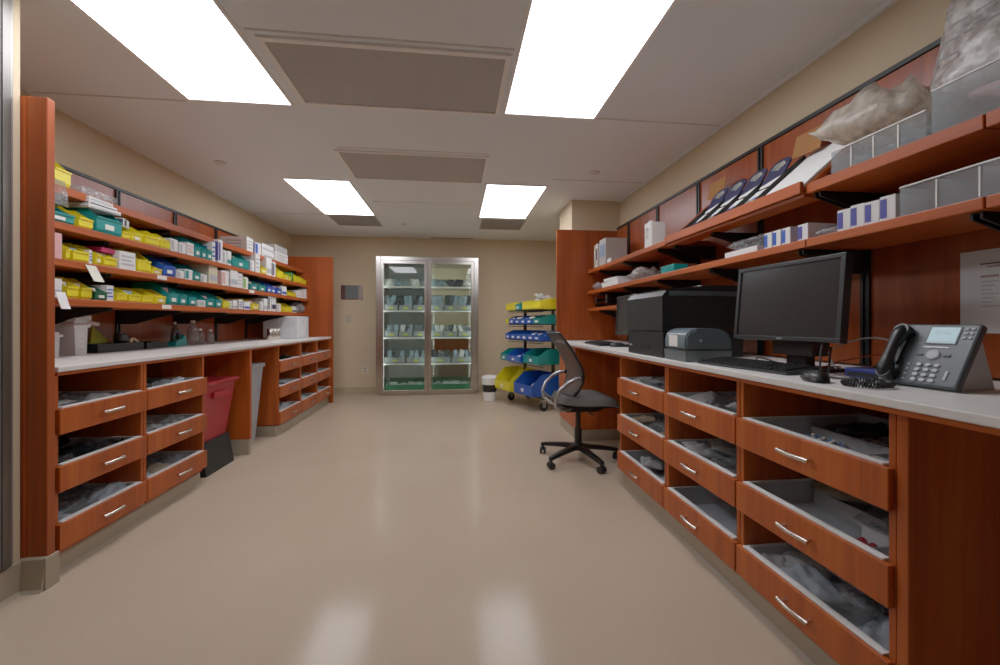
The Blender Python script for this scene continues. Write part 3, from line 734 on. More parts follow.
# ---- waste bins in the left bays
t = thing('red_waste_bin', 'red plastic waste bin with hinged black foot, under left worktop', 'waste bin', (-1.98, 3.30, 0))
b = B()
def frustum(b, x0, x1, y0, y1, z0, X0, X1, Y0, Y1, z1):
    A = [b.verts.new(p) for p in ((x0, y0, z0), (x1, y0, z0), (x1, y1, z0), (x0, y1, z0))]
    C = [b.verts.new(p) for p in ((X0, Y0, z1), (X1, Y0, z1), (X1, Y1, z1), (X0, Y1, z1))]
    b.faces.new(A[::-1]); b.faces.new(C)
    for i in range(4): b.faces.new((A[i], A[(i+1) % 4], C[(i+1) % 4], C[i]))
frustum(b, -.17, .13, -.16, .16, .20, -.22, .19, -.2, .2, .66); part('body', b, M_red, t)
b = B(); box(b, -.235, .215, -.215, .215, .66, .685, .006); part('rim', b, M_red, t)
b = B(); prism(b, [(.178, .56), (.2, .555), (.2, .60), (.183, .60)], 1, -.1, .1); part('front_grip', b, M_red, t)
b = B(); frustum(b, -.2, .19, -.185, .185, .0, -.185, .155, -.175, .175, .235); part('foot', b, M_black2, t)
t = thing('grey_waste_bin', 'tall pale grey slim waste bin in the second left bay', 'waste bin', (-2.05, 3.93, 0))
b = B(); frustum(b, -.19, .15, -.13, .13, 0, -.23, .21, -.16, .16, .70); part('body', b, plain('bin_grey', 'a8aeb4', .5), t)
b = B(); box(b, -.245, .225, -.175, .175, .70, .735, .006); part('rim', b, plain('bin_grey', 'a8aeb4', .5), t)
# ------------------------------------------------------------------ right wall shelves: contents
ZL, ZU = 1.4725, 1.7025
def rcart(label, y0, y1, d, h, m, pr=None, kind=0, x=1.475, z=ZL, rz=0, group=None, name='supply_box', cat='box'):
    return carton(label, y1-y0-.004, d, h, m, (x, (y0+y1)/2, z), PI+rz, pr, kind, group, cat, name)
tag(link('plastic_bag', pillow_mesh('wad1', .12, .1, .07, M_bag, 11, .6), None, (1.53, 4.12, ZL)), 'small white crumpled wad at far end of lower right shelf', 'bag')
rcart('flat white paper stack at far end of lower right shelf', 3.5, 3.9, .25, .05, M_paper)
rcart('white form pad lying on the flat white paper stack', 3.55, 3.82, .2, .03, M_white, z=ZL+.051, rz=.1)
tag(link('plastic_bag', pillow_mesh('wad2', .22, .26, .10, M_bag, 12, .5), None, (1.58, 3.2, ZL)), 'crumpled grey-white bag beside the paper stack, lower right shelf', 'bag')
rcart('teal glove carton lying on the lower right shelf above the printer', 2.56, 2.74, .10, .05, M_teal, PR['t'], 0)
rcart('white flat carton under clear wrap, lower right shelf above label printer', 1.81, 2.05, .18, .03, M_white)
tag(link('plastic_bag', pillow_mesh('wad3', .2, .25, .06, M_film, 13, .5), None, (1.575, 1.92, ZL+.031)), 'clear crumpled wrap lying on white flat carton, lower right shelf', 'bag')
for q in range(3):
    rcart('small white carton with blue stripe, %s of three standing above large monitor' % ['nearest', 'middle', 'farthest'][q], 1.615+.052*q, 1.665+.052*q, .13, .075, M_white, PR['b'], 1)
rcart('white carton with bold blue print beside shelf joint above monitor', 1.525, 1.58, .14, .07, M_white, PR['p'], 1)
tag(link('plastic_bag', pillow_mesh('wad4', .14, .1, .035, M_film, 14, .5), None, (1.55, 1.46, ZL)), 'flat clear packet with blue print between blue cartons, lower right shelf', 'bag')
for q in range(4):
    rcart('white carton with purple arrow print, %s of four beside clear divided bin' % ['nearest', 'second nearest', 'third nearest', 'farthest'][q], 1.19+.052*q, 1.241+.052*q, .15, .085-.004*(q % 2), M_white, PR['p'], 1, rz=.12)
def clear_bin(label, y0, y1, z, h, x0=1.472, x1=1.72, nd=5):
    t = thing('clear_divided_bin', label, 'bin', ((x0+x1)/2, (y0+y1)/2, z))
    hx, hy = (x1-x0)/2, (y1-y0)/2; e = .0035
    b = B(); box(b, -hx, hx, -hy, hy, 0, e); box(b, -hx, -hx+e, -hy, hy, e, h); box(b, hx-e, hx, -hy, hy, e, h)
    box(b, -hx+e, hx-e, -hy, -hy+e, e, h); box(b, -hx+e, hx-e, hy-e, hy, e, h); part('shell', b, M_binc, t)
    for k in range(1, nd):
        b = B(); yy = -hy+2*hy*k/nd; box(b, -hx+e, hx-e, yy-.0015, yy+.0015, e, h*.95)
        part('divider', b, M_binc, t)
        b = B(); box(b, -hx-.001, -hx+e, yy-.002, yy+.002, e, h*.95); part('divider_edge', b, M_rim, t)
    b = B(); box(b, -hx-.003, -hx+e, -hy, hy, h, h+.004); part('rim', b, M_rim, t)
    return t
clear_bin('long clear divided bin at near end of the lower right shelf', -.05, 1.175, ZL, .095, nd=12)
clear_bin('clear divided basket under taupe bag on the upper right shelf', 1.10, 1.42, ZU, .085, nd=4)
clear_bin('clear bin under the big printed bag, nearest on upper right shelf', .1, 1.085, ZU, .135, nd=2)
for q in range(3):
    tag(link('plastic_bag', pillow_mesh('inb%d' % q, .2, .085, .05, M_film, 20+q, .5), None, (1.6, 1.14+.09*q, ZU+.005), (0, 0, PI/2*0)), 'clear packet inside the divided basket of upper right shelf', 'bag', 'packets inside upper right basket')
tag(link('large_bag', pillow_mesh('bagbig', .30, .36, .17, clear('taupe_bag_film', 'e6dccd', .86, .3, .2, bump=.3), 31, .6, 'packet', 2.9), None, (1.61, 1.335, ZU+.09), (.16, -.15, .15)), 'taupe lumpy plastic bag draped on clear basket, upper right shelf', 'bag')
t = tag(link('large_bag', pillow_mesh('bagtall', .40, .46, .12, clear('milky_bag_heavy', 'ecebe8', .66, .25, .3, bump=.25), 33, .35, 'packet', 2.6), None, (1.68, .95, ZU+.30), (0, -1.3, 0)), 'large clear printed plastic bag standing at near end of upper right shelf', 'bag')
b = B(); random.seed(3)
for r_ in range(5):
    y_ = -.05
    while y_ < .13:
        l = R.uniform(.02, .06); box(b, -.08+r_*.028, -.073+r_*.028, y_, y_+l, 0, .0015); y_ += l+.012
part('printed_panel', b, plain('faded_print', '8f9094', .7), t, (.0, .0, .118))
tag(link('folded_film', pillow_mesh('bagin', .3, .4, .10, M_film, 35, .5), None, (1.61, .74, ZU+.006)), 'clear wrapped pack lying in the nearest clear bin, upper right shelf', 'package')
def binder(label, y0, y1, h, d, m, sm):
    t = thing('ring_binder', label, 'binder', (1.50, (y0+y1)/2, 1.7005))
    hy = (y1-y0)/2
    b = B(); box(b, 0, d, -hy, -hy+.004, 0, h, .001); box(b, 0, d, hy-.004, hy, 0, h, .001); box(b, -.003, .0, -hy, hy, 0, h, .001); part('cover', b, m, t)
    b = B(); box(b, .002, d-.008, -hy+.005, hy-.005, .004, h-.006); part('pages', b, M_paper, t)
    b = B(); box(b, -.0045, -.003, -hy*.7, hy*.7, h*.35, h*.8); part('spine_label', b, sm, t)
binder('thin cream binder at far end of upper right shelf', 4.15, 4.19, .255, .2, M_cream, M_label)
binder('thin white binder with dark spine label, second from far panel', 4.085, 4.135, .26, .21, M_white, plain('spine_dark', '50443c', .6))
binder('thick grey-white binder, nearest of three on upper right shelf', 3.86, 4.03, .275, .22, plain('binder_grey', 'b5b2ac', .5), plain('spine_blue', '7f95b0', .6))
rcart('small white card leaning against the grey binder', 3.70, 3.80, .004, .05, M_paper, z=1.7005, x=1.49)
t = thing('white_jug', 'white square plastic jug with handle on upper far right shelf', 'jug', (1.545, 2.98, 1.7005))
b = B(); rbox(b, -.05, .08, -.055, .055, 0, .20, .015); part('body', b, M_rim, t)
b = B(); tube(b, [(-.05, 0, .08), (-.062, 0, .09), (-.062, 0, .15), (-.05, 0, .165)], .008, 8); part('handle', b, M_rim, t, smooth=True)
b = B(); lathe(b, [(.018, .2), (.018, .215), (.012, .22)], 14, (-.02, 0, 0)); part('cap', b, M_rim, t, smooth=True)
# display shelf contents
cS, sS = math.cos(SA), math.sin(SA)
def onslope(u, y, n): return (1.46+u*cS-n*sS, y, 1.685+u*sS+n*cS)
for q in range(5):
    y = 1.81+.155*q
    b = B(); box(b, 0, .36, -.006, .006, 0, .03)
    single('rack_divider', b, M_blackm, 'black rack divider on slanted display shelf, %s from the white board' % ORD[q], 'divider', onslope(.015, y, .001), (0, -SA, 0), 'rack dividers on the slanted shelf')
photo = plain('catalogue_photo', '8d8f86', .4, var=.6, scale=22)
for q in range(4):
    y = 1.8875+.155*q
    t = tag(link('catalogue', None, None, onslope(.012, y, .002), (0, -SA, 0)), 'white and navy catalogue in lower tier of slanted shelf, %s from white board' % ORD[q], 'catalogue', 'lower catalogues on the slanted shelf')
    b = B(); box(b, 0, .17, -.066, .066, 0, .009, .001); part('pages', b, M_paper, t)
    b = B(); prism(b, [(.0, -.062), (.05, -.062), (.10, .062), (.0, .062)], 2, .009, .0102); part('printed_panel', b, M_navy if q % 2 else photo, t)
    b = B(); box(b, .085, .1, -.055, .03, .009, .0102); part('title_bar', b, M_purple, t)
    t = tag(link('catalogue', None, None, onslope(.20, y, .004), (0, -SA-.35, 0)), 'dark navy catalogue in upper tier of slanted shelf, %s from white board' % ORD[q], 'catalogue', 'upper catalogues on the slanted shelf')
    b = B(); poly = [(0, -.066), (.13, -.066), (.155, -.05), (.165, -.02), (.165, .02), (.155, .05), (.13, .066), (0, .066)]
    prism(b, poly, 2, 0, .008); part('cover', b, M_navy, t)
    b = B(); prism(b, [(.09, -.01), (.12, -.045), (.145, -.02), (.14, .03), (.11, .045)], 2, .008, .0094); part('printed_panel', b, photo, t)
    b = B(); prism(b, [(.0, -.066), (.045, -.066), (.015, .066), (.0, .066)], 2, .008, .0094); part('title_bar', b, M_paper, t)
b = B(); box(b, 0, .40, -.128, .128, 0, .012, .001); single('foam_board', b, M_paper, 'blank white board leaning on near end of the slanted shelf', 'board', onslope(.012, 1.665, .002), (0, -SA, 0))
for y, lab, m in ((2.47, 'brown cardboard sheet behind catalogues at far end of slanted shelf', M_card), (1.78, 'brown cardboard sheet behind the white board, slanted shelf', M_card)):
    b = B(); box(b, 0, .12, -.075, .075, 0, .004); single('cardboard_sheet', b, m, lab, 'cardboard', onslope(.36, y, .035), (0, -1.35, .05))
t = thing('letter_tray', 'black two-tier letter tray on the small lowest right shelf', 'tray', (1.60, 3.98, 1.2825))
for z in (0, .055):
    b = B(); box(b, -.11, .13, -.15, .15, z, z+.006); box(b, -.11, .13, -.15, -.145, z+.006, z+.04); box(b, -.11, .13, .145, .15, z+.006, z+.04); part('tray', b, M_black, t)
for y in (-.147, .147):
    b = B(); box(b, -.11, -.1, y-.004, y+.004, .04, .12); part('post', b, M_chrome, t)
tag(link('notice_sheet', mesh('notice_sheet', (lambda b: (box(b, 0, .0012, -.108, .108, 0, .285), b)[1])(B()), M_paper), None, (1.7775, 1.132, 1.085), (0, -.0, PI)), 'white printed notice sheet taped on panelling behind the phone', 'notice')
nt_ = D.objects['notice_sheet']; nt_.location = (1.8005, 1.132, 1.085)
b = B(); box(b, .0012, .002, -.052, .095, .235, .239); part('heading_rule', b, M_black2, nt_)
b = B(); box(b, .0012, .002, -.035, .07, .224, .229); box(b, .0012, .002, -.052, -.005, .19, .198); box(b, .0012, .002, .01, .06, .19, .198); part('red_text', b, plain('faded_red', 'b08f8f', .8), nt_)
b = B()
for k in range(7):
    box(b, .0012, .002, -.05, -.005-.01*(k % 3), .175-.014*k, .178-.014*k); box(b, .0012, .002, .01, .08-.012*(k % 2), .175-.014*k, .178-.014*k)
part('text_lines', b, plain('faded_ink', 'b5b4b6', .8), nt_)

# ------------------------------------------------------------------ electronics on the right worktop
def monitor(label, x, y, zb, rz, tilt, w, h, stand_z=TZ):
    t = thing('monitor', label, 'monitor', (x, y, stand_z), rz)
    z = zb-stand_z; rot = (0, -tilt, 0)
    b = B(); e = .017
    box(b, -.035, 0, -w/2, w/2, 0, e, .002); box(b, -.035, 0, -w/2, w/2, h-e, h, .002)
    box(b, -.035, 0, -w/2, -w/2+e, e, h-e, .002); box(b, -.035, 0, w/2-e, w/2, e, h-e, .002)
    part('bezel', b, plain('bezel_black', '1d1f20', .4), t, (0, 0, z), rot)
    b = B(); box(b, -.02, -.006, -w/2+e, w/2-e, e, h-e); part('screen', b, plain('screen_black', '17181a', .22, spec=.6, var=.02), t, (0, 0, z), rot)
    b = B(); prism(b, [(-.035, .01), (-.035, h-.01), (-.055, h-.04), (-.06, .05)], 1, -w/2+.03, w/2-.03); part('back_shell', b, M_black, t, (0, 0, z), rot)
    b = B(); box(b, 0, .0008, -.012, .012, .006, .011); part('badge', b, M_lgrey, t, (0, 0, z), rot)
    b = B(); prism(b, [(-.06, .0), (-.14, 0), (-.15, .09), (-.12, .15), (-.07, .15)], 1, -.09, .09); part('mount_box', b, M_black, t, (0, 0, z-.06))
    b = B(); box(b, -.13, -.085, -.045, .045, .012, z+.1, .004); part('neck', b, M_black, t)
    b = B(); rbox(b, -.2, .06, -.12, .12, .001, .012, .03); part('base', b, M_black2, t)
    return t
monitor('large black monitor with dark screen, nearest on right worktop', 1.317, 1.499, 1.049, math.radians(185.5), math.radians(5.2), .48, .323)
monitor('far black monitor half hidden behind the printer', 1.40, 3.16, 1.02, math.radians(178), math.radians(3), .49, .33)
def keyboard(label, x, y, rz):
    t = thing('keyboard', label, 'keyboard', (x, y, TZ), rz)
    b = B(); prism(b, [(.072, .001), (.072, .012), (-.07, .026), (-.075, .024), (-.075, .001)], 1, -.225, .225); part('case', b, M_black2, t)
    sl = math.atan2(.014, .142)
    ks = B()
    for r_ in range(6):
        xk = .055-r_*.0215-(0.004 if r_ == 5 else 0)
        for blk in ((-.215, .10, 15), (.108, .155, 3), (.163, .215, 4)):
            n = blk[2]; st = (blk[1]-blk[0])/n
            if r_ == 0 and n == 15:
                cols = [(-.215, -.175), (-.172, -.15), (-.147, -.12), (-.117, .01), (.013, .04), (.043, .07), (.073, .10)]
            else: cols = [(blk[0]+k*st, blk[0]+(k+1)*st-.003) for k in range(n)]
            if n == 3 and r_ == 2: continue
            for c in cols:
                z = .012+(.072-xk)*.0986
                box(ks, xk-.009, xk+.009, c[0], c[1], z+.0005, z+.007)
    part('keys', ks, plain('key_black', '0e0f10', .5), t)
    b = B(); box(b, .071, .073, -.225, .225, .003, .008); part('front_edge', b, M_dgrey, t)
    return t
keyboard('black keyboard in front of the large near monitor', 1.245, 1.565, PI+.13)
keyboard('black keyboard at far end of right worktop, before far monitor', 1.27, 3.42, PI-.06)
def mouse(label, x, y, rz):
    t = thing('computer_mouse', label, 'mouse', (x, y, TZ), rz)
    b = B(); lathe(b, [(.9, 0), (1, .008), (.93, .02), (.7, .031), (.3, .036), (.02, .037)], 24, (0, 0, 0), .062, .036); part('body', b, M_black, t, smooth=True)
    b = B(); lathe(b, [(.85, .013), (.9, .014), (.9, .016)], 24, (.0, 0, .0), .0645, .039); part('side_seam', b, M_dgrey, t)
    b = B(); box(b, .02, .035, -.003, .003, .026, .037, .001); part('wheel', b, M_dgrey, t)
    return t
mouse('black mouse between near keyboard and the coiled phone cord', 1.18, 1.195, PI+1.1)
mouse('black mouse beside the far keyboard', 1.30, 3.10, PI)
# laser printer
t = thing('laser_printer', 'large black laser printer on right worktop beside far monitor', 'printer', (1.36, 2.285, TZ))
b = B(); box(b, -.235, .24, -.22, .22, .002, .145, .005); part('paper_tray_base', b, M_black2, t)
b = B(); prism(b, [(-.24, .149), (-.24, .34), (-.215, .37), (.02, .40), (.24, .40), (.24, .149)], 1, -.222, .222); part('body', b, plain('printer_black', '141516', .4), t)
b = B(); box(b, -.238, -.234, -.07, .05, .04, .07, .002); part('tray_grip', b, plain('hole_black', '060606', .6), t)
b = B(); prism(b, [(-.2, .374), (.0, .3995), (.0, .407), (-.2, .380)], 1, -.17, .17); part('output_cover', b, M_black, t)
b = B(); box(b, -.19, .2, -.226, -.2225, .16, .335, .002); part('side_recess', b, plain('hole_black', '060606', .6), t)
b = B(); box(b, -.2, .22, -.227, -.2225, .34, .365, .002); part('side_trim', b, M_dgrey, t)
b = B(); box(b, -.2365, -.2335, .16, .2, .05, .06); part('badge', b, M_lgrey, t)
b = B(); prism(b, [(-.2, .3735), (-.14, .381), (-.14, .387), (-.2, .3795)], 1, .175, .215); part('control_panel', b, M_lgrey, t)
carton('white paper sheets lying on top of the black printer', .15, .2, .008, M_paper, (1.45, 2.32, TZ+.4075), PI, None, 0, None, 'papers', 'paper_stack')
# label printer
t = thing('label_printer', 'small grey-blue label printer with white label, beside black printer', 'printer', (1.235, 1.935, TZ))
mlp = plain('label_printer_grey', '59666b', .35)
b = B(); prism(b, [(-.115, .002), (-.12, .045), (-.122, .055), (.125, .055), (.12, .002)], 1, -.098, .098); part('base', b, plain('label_printer_base', '666f72', .4), t)
b = B()
prof = [(-.118, .058), (-.118, .12), (-.10, .15), (-.06, .164), (.06, .164), (.105, .145), (.128, .105), (.127, .058)]
prism(b, prof, 1, -.098, .098); bmesh.ops.bevel(b, geom=[e for e in b.edges], offset=.008, segments=2, affect='EDGES'); part('cover', b, mlp, t, smooth=True)
b = B(); box(b, -.1205, -.1185, -.03, .05, .072, .13, .0005); part('label', b, M_label, t)
b = B(); lathe(b, [(.007, 0), (.007, .003), (.004, .004)], 12); part('button', b, M_lgrey, t, (-.04, -.0985, .105), (PI/2, 0, 0))
b = B(); box(b, -.121, -.119, -.09, .09, .05, .056); part('label_slot', b, M_black, t)
# phone
pt = math.radians(29)
t = thing('desk_phone', 'dark grey desk phone with display, keypad and handset on right worktop', 'phone', (1.348, 1.043, TZ+.002), math.radians(184))
rot = (0, -pt, 0)
mph = plain('phone_grey', '3f484c', .4)
b = B(); box(b, -.024, 0, -.1, .1, .0, .205, .006); part('face', b, mph, t, (0, 0, .008), rot)
b = B(); prism(b, [(-.03, .0), (-.115, .16), (-.125, .16), (-.18, 0)], 1, .05, .078); part('stand_leg', b, plain('stand_grey', 'b4b8b9', .45), t)
b = B(); prism(b, [(-.03, .0), (-.115, .16), (-.125, .16), (-.18, 0)], 1, -.078, -.05); part('stand_leg', b, plain('stand_grey', 'b4b8b9', .45), t)
b = B(); box(b, 0, .002, -.012, .062, .135, .195, .001); part('display_bezel', b, M_black, t, (0, 0, .008), rot)
b = B(); box(b, .002, .003, -.008, .058, .139, .191); part('display', b, M_lcd, t, (0, 0, .008), rot)
b = B(); box(b, .003, .0035, -.006, .05, .141, .146); box(b, .003, .0035, .005, .04, .17, .173); box(b, .003, .0035, .0, .03, .178, .181); part('display_text', b, plain('lcd_text', 'c9dde2', .5), t, (0, 0, .008), rot)
b = B(); box(b, 0, .0025, -.012, .05, .123, .127); part('message_bar', b, M_rim, t, (0, 0, .008), rot)
for r_ in range(3):
    for c in range(2):
        b = B(); box(b, 0, .003, .069+c*.013, .077+c*.013, .155+r_*.014, .162+r_*.014, .001); part('feature_key', b, M_lgrey, t, (0, 0, .008), rot)
b = B(); lathe(b, [(.0165, 0), (.0165, .003), (.013, .005)], 20); part('navigation_ring', b, M_lgrey, t, (math.sin(0), .018, 0), (0, 0, 0))
o = D.objects[[c.name for c in t.children if c.name.startswith('navigation_ring')][0]]
def onface(y, z, n=0): return (n*math.cos(pt)-z*math.sin(pt), y, .008+n*math.sin(pt)+z*math.cos(pt))
o.location = onface(.02, .1); o.rotation_euler = (0, PI/2-pt, 0)
for y in (-.012, .052):
    b = B(); box(b, 0, .003, y-.008, y+.008, .096, .103, .001); part('soft_key', b, M_black, t, (0, 0, .008), rot)
mk = B(); 
for r_ in range(4):
    for c in range(3):
        b = B(); lathe(b, [(.0072, 0), (.0075, .003), (.006, .0045)], 14, (0, 0, 0), .75, 1)
        part('number_key', b, plain('key_silver', 'b9bec0', .4), t, onface(-.002+c*.021, .066-r_*.0165), (0, PI/2-pt, 0))
mk.free()
for r_ in range(4):
    b = B(); box(b, 0, .002, -.031, -.024, .014+r_*.0165, .019+r_*.0165); part('side_key', b, M_lgrey, t, (0, 0, .008), rot)
b = B(); box(b, 0, .0025, .064, .071, .022, .052, .001); part('volume_key', b, M_lgrey, t, (0, 0, .008), rot)
b = B(); pts = []
for k in range(13):
    a = k/12; zz = .008+.172*a; n = .02+.013*math.sin(PI*a)
    pts.append((n, -.066, zz))
tube(b, pts, [.013, .019, .021, .0185, .0155, .014, .0135, .014, .0155, .0185, .021, .019, .013], 12); part('handset', b, M_black, t, (0, 0, .008), rot, True)
b = B(); lathe(b, [(.021, 0), (.023, .012), (.02, .03)], 16); part('earpiece', b, M_black, t, onface(-.066, .168, .002), (0, PI/2-pt, 0), True)
b = B(); lathe(b, [(.021, 0), (.023, .012), (.02, .03)], 16); part('mouthpiece', b, M_black, t, onface(-.066, .022, .002), (0, PI/2-pt, 0), True)
b = B(); box(b, .0, .006, -.092, -.056, .06, .15, .002); part('cradle', b, M_black2, t, (0, 0, .008), rot)
b = B(); box(b, .006, .007, -.062, -.058, .07, .14); part('cradle_line', b, M_lgrey, t, (0, 0, .008), rot)
# coiled cord, network switch, loose cables
b = B(); pts = []
for k in range(280):
    a = k/280; A = 2*PI*a*1.0; c = (1.235+.058*math.cos(A+.5), 1.075+.05*math.sin(A+.5))
    ph = a*2*PI*46
    pts.append((c[0]+.006*math.cos(ph)*math.cos(A+.5), c[1]+.006*math.cos(ph)*math.sin(A+.5), TZ+.0105+.008*math.sin(ph)))
tube(b, pts, .0026, 5)
tube(b, [(1.235+.058*math.cos(.5), 1.075+.05*math.sin(.5), TZ+.01), (1.31, 1.11, TZ+.02), (1.34, 1.13, TZ+.035)], .003, 6)
single('coiled_cord', b, M_black2, 'black coiled phone cord lying on worktop left of the phone', 'cord', smooth=True)
t = thing('network_box', 'small blue network box behind the coiled cord', 'network box', (1.42, 1.225, TZ), .1)
b = B(); box(b, -.04, .04, -.055, .055, .003, .035, .004); part('case', b, plain('network_blue', '1b2f7c', .4), t)
b = B(); box(b, -.042, -.0395, -.045, .045, .008, .022); part('port_strip', b, M_black, t)
def cable(label, pts, m, r=.0035):
    b = B(); P = [Vector(p) for p in pts]; out = []
    for i in range(len(P)-1):
        p0, p1, p2, p3 = P[max(i-1, 0)], P[i], P[i+1], P[min(i+2, len(P)-1)]
        for k in range(6):
            s = k/6; out.append(.5*((2*p1)+(p2-p0)*s+(2*p0-5*p1+4*p2-p3)*s*s+(3*p1-p0-3*p2+p3)*s**3))
    out.append(P[-1]); tube(b, out, r, 6); return single('cable', b, m, label, 'cable', smooth=True)
cable('grey cable looping up from blue box behind the phone', [(1.42, 1.35, TZ+.02), (1.43, 1.38, TZ+.09), (1.47, 1.25, TZ+.14), (1.50, 1.12, TZ+.08), (1.52, 1.05, TZ+.006)], M_lgrey, .0028)
cable('orange cable arching behind the blue network box', [(1.46, 1.46, TZ+.005), (1.5, 1.38, TZ+.05), (1.55, 1.24, TZ+.08), (1.6, 1.12, TZ+.02)], plain('orange_cable', 'b3481c', .5), .003)
cable('black monitor cable drooping from the near monitor to worktop', [(1.42, 1.37, TZ+.10), (1.36, 1.32, TZ+.03), (1.29, 1.25, TZ+.006), (1.30, 1.20, TZ+.006)], M_black2, .0035)
cable('grey cable hanging down from the near monitor beside its stand', [(1.36, 1.345, TZ+.125), (1.345, 1.34, TZ+.07), (1.35, 1.345, TZ+.015)], M_dgrey, .003)
cable('black cable running behind the near keyboard', [(1.5, 1.85, TZ+.005), (1.42, 1.72, TZ+.03), (1.46, 1.6, TZ+.006), (1.62, 1.52, TZ+.006)], M_black2, .0035)

# ------------------------------------------------------------------ task chair
t = thing('task_chair', 'grey mesh-back task chair on black five-star base, facing the right desk', 'chair', (1.0, 3.18, 0), .02)
for k in range(5):
    a = math.radians(-4+72*k); d = Vector((math.cos(a), math.sin(a), 0)); s = Vector((-d.y, d.x, 0))
    b = B(); n = 6; prev = None
    for i in range(n):
        u = .03+.30*i/(n-1); wd = .03-.012*i/(n-1); z = .115-.035*(i/(n-1))**1.4; hh = .03-.01*i/(n-1)
        ring = [b.verts.new(d*u+s*wd*sx+Vector((0, 0, z+hh*sz))) for sx, sz in ((-1, -.6), (1, -.6), (.75, .6), (-.75, .6))]
        if prev:
            for j in range(4): b.faces.new((prev[j], prev[(j+1) % 4], ring[(j+1) % 4], ring[j]))
        else: b.faces.new(ring[::-1])
        prev = ring
    b.faces.new(prev)
    leg = part('base_leg', b, M_black, t)
    c = d*.32; ca_ = a+.9+.6*k; q = Vector((math.cos(ca_), math.sin(ca_), 0)); q2 = Vector((-q.y, q.x, 0))
    b = B()
    for sx in (-1, 1):
        p = c+q2*.016*sx+Vector((0, 0, .028)); tube(b, [p-q2*.009, p+q2*.009], .0275, 18)
    box(b, c.x-.011, c.x+.011, c.y-.011, c.y+.011, .03, .075, .003)
    part('caster', b, M_black2, leg)
b = B(); lathe(b, [(.05, .09), (.055, .10), (.05, .135), (.03, .145), (.03, .26), (.022, .262), (.022, .43)], 20); part('gas_column', b, M_black, t, smooth=True)
b = B(); prism(b, [(-.16, .445), (-.13, .415), (.12, .415), (.2, .445), (.2, .462), (-.16, .462)], 1, -.11, .11); part('tilt_mechanism', b, M_black2, t)
b = B(); tube(b, [(.03, -.1, .43), (.03, -.21, .425), (.045, -.23, .42)], .007, 8); part('lever', b, M_black, t, smooth=True)
# seat: rounded cushion
def cushion(x0, x1, y0, y1, zf, thick, m, name):
    b = B(); n = 14; g = []
    for top in (1, 0):
        rows = []
        for i in range(n+1):
            row = []
            for j in range(n+1):
                u, v = i/n*2-1, j/n*2-1
                # squircle mapping
                x = u*math.sqrt(1-.28*v*v); y = v*math.sqrt(1-.28*u*u)
                e = max(abs(u), abs(v)); k = (1-max(0, (e-.7)/.3)**2.2)
                X = (x0+x1)/2+x*(x1-x0)/2*1.06; Yv = (y0+y1)/2+y*(y1-y0)/2*1.06
                zz = zf(u, v) + (thick*k if top else 0) - (0 if top else .012*k)
                row.append(b.verts.new((X, Yv, zz)))
            rows.append(row)
        g.append(rows)
    for k, rows in enumerate(g):
        for i in range(n):
            for j in range(n):
                f = (rows[i][j], rows[i+1][j], rows[i+1][j+1], rows[i][j+1]); b.faces.new(f if k == 0 else f[::-1])
    bmesh.ops.remove_doubles(b, verts=b.verts, dist=.0002)
    return part(name, b, m, t, smooth=True)
cushion(-.19, .30, -.235, .235, lambda u, v: .475+.012*v*v-.03*max(0, u)**3+.01*max(0, -u)**2, .062, M_seat, 'seat')
b = B()
rbox(b, -.18, .27, -.215, .215, .463, .474, .06); part('seat_shell', b, M_black2, t)
prof = [(-.105, .545), (-.072, .60), (-.05, .66), (-.045, .71), (-.06, .77), (-.09, .83), (-.135, .91), (-.185, .98), (-.228, 1.04)]
hw = [.14, .185, .205, .21, .21, .205, .20, .195, .18]
def back_pt(i, v):
    x, z = prof[i]; return (x-.05*v*v*0-(.045*(1-v*v))*(1 if 1 <= i <= 7 else .7)+.02, v*hw[i], z)
b = B(); rows = []
for i in range(len(prof)): rows.append([b.verts.new(back_pt(i, -1+2*j/10)) for j in range(11)])
for i in range(len(prof)-1):
    for j in range(10): b.faces.new((rows[i][j], rows[i][j+1], rows[i+1][j+1], rows[i+1][j]))
part('back_mesh', b, M_mesh, t, smooth=True)
loop = [back_pt(i, -1) for i in range(len(prof))] + [back_pt(len(prof)-1, -1+2*j/8) for j in range(1, 8)] + [back_pt(i, 1) for i in range(len(prof)-1, -1, -1)] + [back_pt(0, 1-2*j/8) for j in range(1, 8)]
b = B(); tube(b, loop, .011, 8, True); part('back_frame', b, M_black2, t, smooth=True)
b = B()
for s in (-1, 1): pass
b.free()
for s in (-1, 1):
    pts = [(-.035, s*.212, .70), (-.09, s*.222, .695), (-.155, s*.225, .665), (-.215, s*.222, .61), (-.245, s*.21, .545), (-.24, s*.19, .485), (-.19, s*.15, .445), (-.10, s*.1, .438)]
    b = B(); tube(b, pts, [.013, .014, .014, .014, .014, .014, .014, .014], 10); part('back_yoke', b, M_chrome, t, smooth=True)
    b = B(); tube(b, [(-.04, s*.196, .70), (-.04, s*.226, .70)], .017, 12); part('pivot_cap', b, M_black, t, smooth=True)
b = B(); tube(b, [(-.243, -.205, .53), (-.25, 0, .53), (-.243, .205, .53)], .010, 8); part('yoke_bar', b, M_black2, t, smooth=True)
